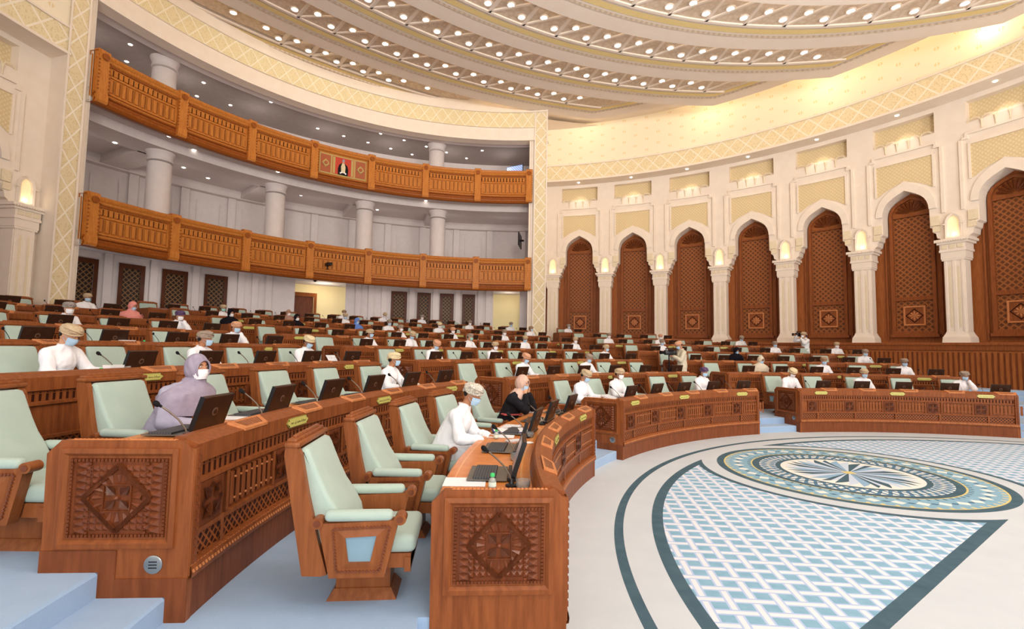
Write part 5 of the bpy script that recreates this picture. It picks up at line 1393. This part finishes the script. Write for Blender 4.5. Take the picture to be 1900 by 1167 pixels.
    for sg in (-1,1):
        eq=MB(); e=hc+Rm@Vector((.0835,sg*.029,.012)); eq.ellipsoid(e,(.010,.013,.008),10,8,0,Rm); eq.ellipsoid(e+Rm@Vector((.0075,0,0)),(.004,.0055,.0055),8,6,1,Rm); eq.build('eye',[EYEM,IRIS],root)
        bq=MB(); bq.tube([hc+Rm@Vector((.094,sg*.014,.028)),hc+Rm@Vector((.094,sg*.03,.034)),hc+Rm@Vector((.082,sg*.046,.028))],[.003,.004,.002],6); bq.build('eyebrow',[HAIRM],root)
    return root
H=lambda x,y,z,fx=1,fy=0,fz=0,c=.3: ((x,y,z),(fx,fy,fz),c)
DZ=.735
PROTO={
 'rest':person_proto('rest',dict(lean=.14,pitch=6,hands=[H(.46,-.13,DZ,1,.45,-.05),H(.44,.15,DZ,1,-.45,-.05)])),
 'read':person_proto('read',dict(lean=.22,pitch=30,hfwd=.04,hands=[H(.50,-.17,DZ,1,.25,-.05),H(.48,.14,DZ,1,-.3,-.05)])),
 'lookl':person_proto('lookl',dict(lean=.12,yaw=32,pitch=4,twist=8,hands=[H(.44,-.10,DZ,1,.4,-.05),H(.45,.2,DZ,1,-.2,-.05)])),
 'lookr':person_proto('lookr',dict(lean=.16,yaw=-30,pitch=16,twist=-8,hands=[H(.46,-.2,DZ,1,.1,-.05),H(.42,.08,DZ,1,-.5,-.05)])),
 'chin':person_proto('chin',dict(lean=.20,yaw=8,pitch=10,pole=(-.1,.5,-1),hands=[H(.40,-.10,DZ,1,.5,-.05),((.285,.085,1.10),(-.1,-.35,.9),.9)])),
 'paper':person_proto('paper',dict(lean=.18,yaw=14,pitch=24,hands=[H(.44,-.08,DZ+.03,1,.35,.1),H(.46,.26,DZ+.05,1,.1,.25)])),
 'fem':person_proto('fem',dict(lean=.14,pitch=6,hands=[H(.44,-.12,DZ,1,.5,-.05),H(.43,.13,DZ,1,-.5,-.05)]),True),
 'femread':person_proto('femread',dict(lean=.18,pitch=16,yaw=12,hands=[H(.44,-.14,DZ,1,.3,-.05),H(.44,.14,DZ,1,-.3,-.05)]),True),
}
DZ=.735
PROTO['front']=person_proto('front',dict(lean=.26,pitch=20,hfwd=.05,yaw=-6,hands=[H(.50,-.16,DZ,1,.35,-.05,.4),H(.53,.05,DZ+.01,1,-.35,-.05,.5)]),vox=.006)
PROTO['weep']=person_proto('weep',dict(short=True,lean=.24,pitch=14,yaw=-10,pole=(.2,.45,-1),hands=[((.35,-.05,1.07),(-.05,.15,1),.8),((.36,.07,1.08),(-.05,-.15,1),.8)]),True,vox=.006)
PROTO['grey']=person_proto('grey',dict(lean=.30,pitch=-2,yaw=-16,twist=-6,drape=.34,hands=[H(.50,-.22,DZ,.8,.6,-.05),H(.52,.10,DZ,.8,-.6,-.05)]),True,vox=.006)
PROTO['film']=person_proto('film',dict(hx=0,lean=.03,pitch=26,hfwd=.04,pole=(-.4,.5,-.8),hands=[((.36,-.06,1.34),(.9,.3,.1),.9),((.34,.07,1.24),(.9,-.3,.1),.9)]),False,True)
PROTO['shoulder']=person_proto('shoulder',dict(hx=0,lean=.02,pitch=2,pole=(-.1,.6,-.9),hands=[((.34,-.12,1.58),(.8,.2,.5),.8),((.30,.14,1.46),(.9,-.3,.2),.8)]),False,True)
def shrink(o,s):
    for v in o.data.vertices: v.co*=s
    for ch in o.children: shrink(ch,s)
for k_,p_ in PROTO.items(): shrink(p_,.94 if k_ not in ('film','shoulder') else 1.0)
usedp=set()
def place(pk,loc,rz,robe,turb,hij,mask,skin_i,label,group=None):
    p=PROTO[pk]
    if pk in usedp: o=dup(p,None,loc,rz)
    else: usedp.add(pk); o=p; o.location=loc; o.rotation_euler=(0,0,rz)
    def setm(ob,m): 
        ob.material_slots[0].link='OBJECT'; ob.material_slots[0].material=m.m
    setm(o,SKINS[skin_i])
    for ch in o.children:
        n=ch.name.split('.')[0]
        if n=='robe': setm(ch,ROBES[robe])
        elif n=='turban' and turb: setm(ch,TURB[turb])
        elif n=='headscarf': setm(ch,HIJ[hij])
        elif n=='face_mask': setm(ch,MASKS[mask])
    tag(o,label,'person',group or 'seated members'); return o
# (azimuth seen, row, proto, turban or scarf, mask, robe)
PEOPLE=[(172.3,3,'paper','beige','blue','white'),(164.4,3,'lookl','taupe','blue','white'),(156.1,3,'paper','cream','blue','white'),(155.4,4,'chin','pink','blue','white'),
(154.8,5,'chin','purple','white','white'),(161.7,5,'rest','striped grey','white','white'),(154.2,6,'F','pink','blue','red'),(154.3,7,'rest','beige','blue','white'),(160.4,7,'F','grey','blue','grey'),
(158.5,2,'lookl','cream','blue','white'),(145.1,7,'rest','beige','green','white'),(147.2,6,'F','black','white','black'),(139.7,7,'F','patterned beige','white','black'),(141.5,6,'F','black','white','black'),(134.6,7,'rest','beige','blue','white'),(131.5,8,'rest','brown','white','white'),
(135.6,6,'F','blue','blue','navy'),(127.1,8,'read','beige','white','white'),(130.8,6,'rest','taupe','blue','white'),(133.8,5,'lookl','taupe','white','white'),(122.6,8,'rest','striped grey','white','white'),(142.8,4,'lookl','beige','blue','white'),(135.8,4,'read','beige','blue','white'),
(141.6,3,'read','pink','blue','white'),(124.1,6,'lookr','cream','white','white'),(127.1,5,'rest','pink','white','white'),(118.4,7,'rest','taupe','white','white'),(128.6,4,'lookl','taupe','green','white'),(132.7,3,'rest','beige','white','white'),(120.0,5,'rest','taupe','white','white'),(113.1,7,'rest','taupe','blue','white'),
(121.4,4,'lookr','beige','blue','white'),(112.4,6,'lookl','brown','blue','white'),(136.8,2,'paper','pink','blue','white'),(113.8,4,'rest','beige','white','white'),(102.7,7,'lookl','striped grey','blue','white'),(125.7,2,'paper','taupe','blue','white'),(142.5,1,'paper','beige','blue','white'),(115.0,3,'lookl','beige','blue','white'),(131.1,1,'rest','beige','white','white'),
(97.2,7,'rest','beige','white','white'),(104.8,5,'rest','taupe','white','white'),(97.3,5,'rest','pink','white','white'),(100.9,4,'rest','taupe','blue','white'),(117.6,1,'rest','purple','blue','white'),(93.7,3,'F','black','blue','black'),(95.9,2,'F','pale','blue','beige'),(82.6,5,'read','taupe','blue','white'),(84.4,4,'rest','taupe','blue','white'),
(99.4,1,'read','cream','white','white'),(77.0,4,'rest','beige','white','white'),(76.1,3,'rest','taupe','blue','white'),(86.5,2,'rest','brown','blue','white'),(75.8,2,'rest','taupe','blue','white'),(87.7,1,'rest','beige','blue','white'),(73.4,1,'chin','taupe','blue','white')]
taken={}
for az,i,pk,hd,mask,robe in PEOPLE:
    b_='L' if az>151.5 else 'M' if az>108.5 else 'R'
    c_=[s for s in SEATS if s['b']==b_ and s['i']==i and not s.get('busy')]
    if not c_: continue
    s=min(c_,key=lambda s:abs(s['a']-az)); s['busy']=True
    lim_=math.degrees(.12/Ri(i)); a=s['a']+max(-lim_,min(lim_,az-s['a']))
    fem=pk=='F'
    k=('fem' if mask!='blue' else 'femread') if fem else pk
    off=1.24 if i<8 else 1.02
    lab=(f"woman in {robe} dress, {hd} headscarf, {mask} mask" if fem else f"man in white robe, {hd} turban, {mask} mask")+f", {s['k']+1 and ORD[s['k']]} seat, {ROWN[i]} row, {BLK[b_]} block"
    place(k,pol(O,Ri(i)+off,a,Lv(i)),rad(a)+pi,robe,None if fem else hd,hd if fem else None,mask,random.choice((0,0,1,2)),lab)
# front-row and standing people
def seat(b_,i,k):
    s_=[q for q in SEATS if q['b']==b_ and q['i']==i][k]; s_['busy']=True; return s_
s_=seat('L',1,2); place('front',pol(O,Ri(1)+1.27,s_['a'],Lv(1)),rad(s_['a'])+pi,'white','patterned',None,'blue',0,'man in white robe and patterned turban reading at the front desk of the left block')
s_=seat('L',1,4); place('weep',pol(O,Ri(1)+1.18,s_['a']+.4,Lv(1)),rad(s_['a'])+pi,'black',None,'rose beige','blue',2,'woman in black abaya and rose headscarf raising both hands to her face')
s_=seat('L',2,1); place('grey',pol(O,Ri(2)+1.24,s_['a']+.2,Lv(2)),rad(s_['a'])+pi,'grey',None,'lilac grey','white',0,'woman in lilac grey headscarf and white mask leaning forward, second row, left block')
pv=pol(O,12.95,107.6,Lv(2)); place('film',pv,rad(190),'beige','pink',None,'blue',0,'man in pale robe standing in the aisle looking down at his video camera','standing camera crew')
pc=pol(O,18.05,79.4,Lv(4)); place('shoulder',pc,rad(185),'white','beige',None,'white',0,'man in white robe standing with a camera on his shoulder near the wall','standing camera crew')
def vcam(loc,rz,label,pole):
    t=empty('video_camera',loc,rz); tag(t,label,'camera'); q=MB(); q.rbox((0,0,0),(.30,.12,.16),.02,2); q.rbox((-.18,0,.0),(.14,.11,.15),.015,2); q.tube([(-.1,0,.13),(.12,0,.13)],.015,8); q.box((.1,0,.10),(.02,.03,.07)); q.box((-.08,0,.10),(.02,.03,.07)); q.build('camera_body',[BLACK],t)
    q=MB(); q.tube([(.14,0,0),(.26,0,0),(.30,0,0)],[.045,.05,.065],14); q.build('lens',[BLACKM],t)
    q=MB(); q.tube([(.05,.07,.06),(-.06,.12,.07),(-.10,.12,.07)],[.02,.025,.03],10); q.build('viewfinder',[BLACKM],t)
    if pole:
        q=MB(); q.tube([(0,0,-.08),(0,0,-.50)],.022,8); q.tube([(0,0,-.50),(0,0,-.62)],.035,10); q.build('grip_pole',[BLACKM],t)
    else:
        q=MB(); q.rbox((-.29,0,.0),(.09,.12,.19),.02,2); q.build('battery',[BLUEB],t)
d=Vector((cos(rad(190)),sin(rad(190)),0)); vcam(pv+d*.46+Vector((0,0,1.36)),rad(190),'black handheld video camera with grip pole held by the man in the aisle',True)
d=Vector((cos(rad(185)),sin(rad(185)),0)); l_=Vector((-d.y,d.x,0)); vcam(pc+d*.14-l_*.20+Vector((0,0,1.63)),rad(185),'black shoulder video camera with blue battery near the wall',False)
for k_,p_ in list(PROTO.items()):
    if k_ not in usedp and p_.location.z<-40:
        for ch in list(p_.children): bpy.data.objects.remove(ch)
        bpy.data.objects.remove(p_)
# ------------------------------------------------------------------ things lying on the desks
def sheet(loc,rz,w,l,label,mat=None,th=.002,name='paper_sheet',cat='paper',group=None,tilt=None):
    q=MB(); M_=Matrix.Rotation(rad(tilt),3,'Y') if tilt else None; n=3 if th<.01 else max(2,int(th/.006))
    if th<.01: q.box((0,0,th/2),(l,w,th),M_)
    else:
        for k in range(n): 
            r=Matrix.Rotation(random.uniform(-.03,.03),3,'Z'); q.box((random.uniform(-.004,.004),random.uniform(-.004,.004),th*(k+.5)/n),(l,w,th/n*.9),M_@r if M_ else r)
    o=q.at(name,[mat or PAPER],loc,rz); tag(o,label,cat,group); return o
def dz(i): return Lv(i-1)+1.002
def dp(i,d,a,z=0): return pol(O,Ri(i)+d,a,dz(i)+z)
def bottle(loc,label):
    t=empty('sanitizer_bottle',loc); tag(t,label,'bottle'); q=MB(); q.lathe([(.018,0),(.026,.004),(.027,.05),(.022,.066),(.011,.074),(.011,.080)],(0,0,0),16); q.build('bottle_body',[CLEAR],t)
    q=MB(); q.lathe([(.028,.015),(.028,.045)],(0,0,0),16); q.build('bottle_label',[Mat('white_label',rgb(224,240,226),.6)],t)
    q=MB(); q.lathe([(.014,.080),(.017,.083),(.017,.100),(.012,.106),(0,.107)],(0,0,0),14); q.build('cap',[GREEN],t)
def glass(loc,label):
    q=MB(); q.lathe([(0,0),(.045,0),(.052,.008),(.054,.055),(.050,.055),(.047,.010),(0,.008)],(0,0,0),22); o=q.at('glass_dish',[GLASS],loc); tag(o,label,'glass')
def at2(x,y,z=1.002): return Vector((x,y,z))
sheet(at2(-.33,3.78),rad(1),.24,.31,'blank white paper sheet at the near end of the front desk, left block')
sheet(at2(-.10,3.575,1.002),rad(2),.10,.24,'white paper slip beside the green-capped bottle at the near end of the front desk')
q=MB(); q.tube([(-.07,0,0),(.06,0,0)],.004,6); tag(q.at('pen',[REDB],at2(-.15,3.585,1.01),rad(-8)),'pink pen on the paper slip at the near end of the front desk','pen')
bottle(at2(-.12,3.63),'small hand sanitizer bottle with green cap at the near end of the front desk')
glass(at2(.10,3.66),'round glass dish at the near end of the front desk, beside the first screen')
glass(at2(.06,4.55),'clear glass dish on the front desk beside the second screen')
bottle(at2(-.15,5.59),'hand sanitizer bottle with green cap in front of the man in patterned turban')
sheet(at2(-.10,5.75),rad(-4),.22,.30,'white paper sheet in front of the man in patterned turban')
q=MB(); 
for k in range(2): 
    q.box((0,(-.11+.22*k),.008),(.29,.21,.014),Matrix.Rotation(rad(6 if k else -6),3,'X'),0); q.box((0,(-.105+.21*k),.018),(.27,.195,.006),Matrix.Rotation(rad(6 if k else -6),3,'X'),1)
tag(q.at('open_folder',[BLUEB,PAPER],at2(.0,6.02,1.012),rad(96)),'open dark blue folder in front of the man in patterned turban','folder')
sheet(at2(.02,6.42),rad(-14),.30,.22,'white papers behind the open blue folder',PAPERT,.012)
sheet(at2(.04,5.42),rad(30),.09,.15,'white and tan tissue packet on the front desk',PAPERT,.02,'tissue_packet','tissues')
q=MB(); q.lathe([(0,0),(.05,0),(.054,.006),(.03,.012),(0,.013)],(0,0,0),18); tag(q.at('white_lid',[PAPER],at2(.20,5.36)),'round white lid on the front desk near the ledge','lid')
glass(at2(.22,5.72),'clear glass dish on the front desk next to the third screen')
sheet(at2(.02,7.62),rad(20),.20,.28,'red folder lying on the front desk before the woman in black',REDB,.012,'red_folder','folder')
sheet(at2(.30,8.02),rad(34),.30,.22,'thick stack of white and yellow papers at the end of the front desk',PAPERT,.04,'paper_stack')
bottle(at2(.22,7.62),'hand sanitizer bottle with green cap beside the paper stack at the front desk end')
glass(at2(.62,7.42),'clear drinking glass near the far end of the front desk')
# second row, left block
q=MB(); q.lathe([(.03,0),(.048,.004),(.050,.03),(.050,.085),(.043,.095),(.041,.10)],(0,0,0),20); 
t=q.at('travel_mug',[BLACK],dp(2,.62,178.4)); tag(t,'black travel mug in front of the woman in lilac grey','mug'); q=MB(); q.lathe([(.043,.10),(.045,.105),(.045,.12),(.036,.126),(0,.127)],(0,0,0),18); q.build('mug_lid',[BLACKM],t)
sheet(dp(2,.64,175.9),rad(176),.30,.22,'white papers in front of the woman in lilac grey',PAPER,.01)
sheet(dp(2,.62,173.9),rad(178),.26,.30,'white paper sheets beside the eyeglasses, second row, left block',PAPERT,.006)
t=empty('eyeglasses',dp(2,.42,174.9),rad(174)); tag(t,'thin-framed eyeglasses lying on the desk, second row, left block','glasses'); q=MB()
for sg in (-1,1): q.tube([(0,sg*.035+.028*cos(2*pi*k/16),.03+.026*sin(2*pi*k/16)) for k in range(17)],.003,5,0,False)
q.tube([(0,-.008,.034),(0,.008,.034)],.003,5); q.build('rims',[BLACK],t); q=MB()
for sg in (-1,1): q.tube([(0,sg*.063,.034),(.12,sg*.06,.004)],.0025,5)
q.build('temples',[BLACK],t)
glass(dp(2,.36,173.7),'round glass dish beside the eyeglasses, second row, left block')
for k,a in enumerate((172.6,168.0)):
    q=MB(); q.lathe([(0,0),(.15,0),(.165,.012),(.155,.016),(.14,.008),(0,.007)],(0,0,0),28); tag(q.at('round_tray',[W_LINE],dp(2,.55,a)),f'round tan tray on the second-row desk of the left block, {["nearer","farther"][k]} one','tray')
sheet(dp(2,.60,157.6),rad(160),.24,.32,'tilted stack of white papers beside the man in cream turban, second row',PAPERT,.10,'paper_stack',tilt=-24)
sheet(dp(2,.55,163.6),rad(160),.3,.2,'white printed papers on the second-row desk of the left block',PAPERT,.03)
# third row, left block
bottle(dp(3,.34,173.2),'hand sanitizer bottle with green cap, third row, left block')
sheet(dp(3,.40,172.2),rad(172),  .26,.10,'white paper box on the third-row desk at the left',PAPER,.13,'paper_box','box')
sheet(dp(3,.55,170.6,.11),rad(150),.24,.32,'papers with violet cover held by the third-row man at the left',BLUEP,.012,'violet_folder','folder',tilt=10)
sheet(dp(3,.60,154.9,.09),rad(150),.22,.30,'printed leaflet held up by the man in cream turban, third row',PAPERT,.003,'leaflet','paper',tilt=-48)
sheet(dp(3,.5,163.0),rad(160),.2,.28,'white papers in front of the man in taupe turban, third row, left block',PAPER,.01)
sheet(dp(1,.55,140.4,.03),rad(138),.26,.34,'open white papers held by the first man of the middle block front row',PAPERT,.03,tilt=-14)
for k,(i,a,w) in enumerate(((1,128.9,'left of the second screen'),(1,124.6,'between the chairs'),(1,115.3,'in front of the man in purple turban'),(1,97.2,'in front of the man in cream turban'),(1,84.5,'beside the second man'),(1,71.6,'at the right end'),(2,134.9,'in front of the man in pink turban'),(2,124.0,'in front of the man in taupe turban'),(2,94.9,'in front of the woman in pale scarf'),(3,140.0,'in front of the bowed man'),(3,92.3,'in front of the woman in black'),(4,163.0,'near the left edge'),(6,134.9,'in front of the woman in blue scarf'))):
    b_='left' if a>151 else 'middle' if a>109 else 'right'
    sheet(dp(i,.52,a,.002),rad(a)+.2*(k%3-1),.24,.32,f'white papers, {ROWN[i]}-row desk, {b_} block, {w}',PAPER if k%2 else PAPERT,.025)
# carpet steps at the right edge are part of the floor
bottle(dp(4,.30,163.6,.03),'hand sanitizer bottle with green cap on the fourth-row desk, left block')
sheet(dp(4,.30,164.6),rad(165),.22,.09,'small white tissue box on the fourth-row desk, left block',PAPER,.13,'tissue_box','box')
# ------------------------------------------------------------------ camera and light
cd=bpy.data.cameras.new('camera'); cam_=bpy.data.objects.new('camera',cd); COL.objects.link(cam_); sc.camera=cam_
F,PITCH,ROLL=920.588,rad(3.945),rad(.974)
cd.sensor_fit='HORIZONTAL'; cd.sensor_width=36; cd.lens=36*F/1900; cd.clip_start=.05; cd.clip_end=300
fw=Vector((0,cos(PITCH),sin(PITCH))); up=Vector((0,-sin(PITCH),cos(PITCH))); rt=Vector((1,0,0))
r2=rt*cos(ROLL)+up*sin(ROLL); u2=up*cos(ROLL)-rt*sin(ROLL)
M=Matrix((r2,u2,-fw)).transposed().to_4x4(); M.translation=(0,0,2.0); cam_.matrix_world=M
def area(name,loc,target,size,power,color,shape='DISK'):
    l=bpy.data.lights.new(name,'AREA'); l.shape=shape; l.size=size; l.energy=power; l.color=color
    o=bpy.data.objects.new(name,l); COL.objects.link(o); o.location=loc
    o.rotation_euler=(Vector(target)-Vector(loc)).to_track_quat('-Z','Y').to_euler(); return o
def point(name,loc,power,color,r=.1):
    l=bpy.data.lights.new(name,'POINT'); l.energy=power; l.color=color; l.shadow_soft_size=r
    o=bpy.data.objects.new(name,l); COL.objects.link(o); o.location=loc; return o
def spot(name,loc,target,power,color,ang=70,blend=.6,r=.08):
    l=bpy.data.lights.new(name,'SPOT'); l.energy=power; l.color=color; l.spot_size=rad(ang); l.spot_blend=blend; l.shadow_soft_size=r
    o=bpy.data.objects.new(name,l); COL.objects.link(o); o.location=loc
    o.rotation_euler=(Vector(target)-Vector(loc)).to_track_quat('-Z','Y').to_euler(); return o
WARM=(1,.86,.70); NEUT=(1,.975,.94)
w=bpy.data.worlds.new('world'); sc.world=w; w.use_nodes=True
w.node_tree.nodes['Background'].inputs[0].default_value=(1,.965,.93,1); w.node_tree.nodes['Background'].inputs[1].default_value=1.25
for x,y in ((7,2),(13,3),(9,-4),(3,-3),(16,-2)): area('overhead_fill',(x,y,12.1),(x,y+1,0),3.5,230,NEUT)  # added unseen area fills that brighten the hall from overhead

for loc_,tgt_,pw_ in (((2,-12,5),(1,12,15),720),((16,-10,5),(9,14,15),600),((9,.5,.7),(8,7,14),950),((2,-10,6),(-6,24,12),260)):
    o_=area('uplight_fill',loc_,tgt_,6 if loc_[2]>1 else 3,pw_,(1,.95,.88)); o_.data.spread=rad(85 if loc_[2]>1 else 120)  # added out-of-view fills, aimed up to lift the ceiling and gallery

for k in range(8):
    az=baysR[k]; spot('niche_wash',pol(WR,RWALL-.45,az,11.7),pol(WR,RWALL+.1,az,10.6),44,WARM,62,.8,.05)
    az=78.05-STEP*k; point('niche_bulb_light',pol(WR,RWALL-.16,az,6.62),.6,WARM,.04)
point('niche_bulb_light',pol(WL,RWALL*KL-.16,172.55,6.08),.6,WARM,.04)
for a in (90,102,114,126,138,150,162):
    point('gallery_lamp',pol(G,16.2,a,8.4),11,(1,.92,.86),.5); point('gallery_lamp',pol(G,15.6,a,12.2),15,(1,.92,.86),.5); point('gallery_lamp',pol(G,14.6,a,4.3),12,(1,.93,.88),.4)
point('lobby_lamp',pol(G,17.0,124,4.9),30,WARM,.3); point('lobby_lamp',pol(G,17.0,89,4.9),14,WARM,.3)
for k in (1,2,3,4):
    ca=corner_az(k); p=pol(CC,RK[k],ca,ZK[k]+.3); q=pol(WR,RET[k]+.25,math.degrees(math.atan2(p[1]-WR[1],p[0]-WR[0]))+1.5,ZK[k]+.35)
    point('cove_lamp',q,26,(1,.80,.48),.15)
sc.view_settings.view_transform='Standard'; sc.view_settings.look='None'; sc.view_settings.exposure=0.0
sc.cycles.use_denoising=True; sc.cycles.use_adaptive_sampling=True; sc.cycles.adaptive_threshold=.025; sc.cycles.adaptive_min_samples=12; sc.cycles.max_bounces=5; sc.cycles.diffuse_bounces=3; sc.cycles.glossy_bounces=3; sc.cycles.transmission_bounces=4; sc.cycles.sample_clamp_indirect=4
sc.cycles.caustics_reflective=False; sc.cycles.caustics_refractive=False
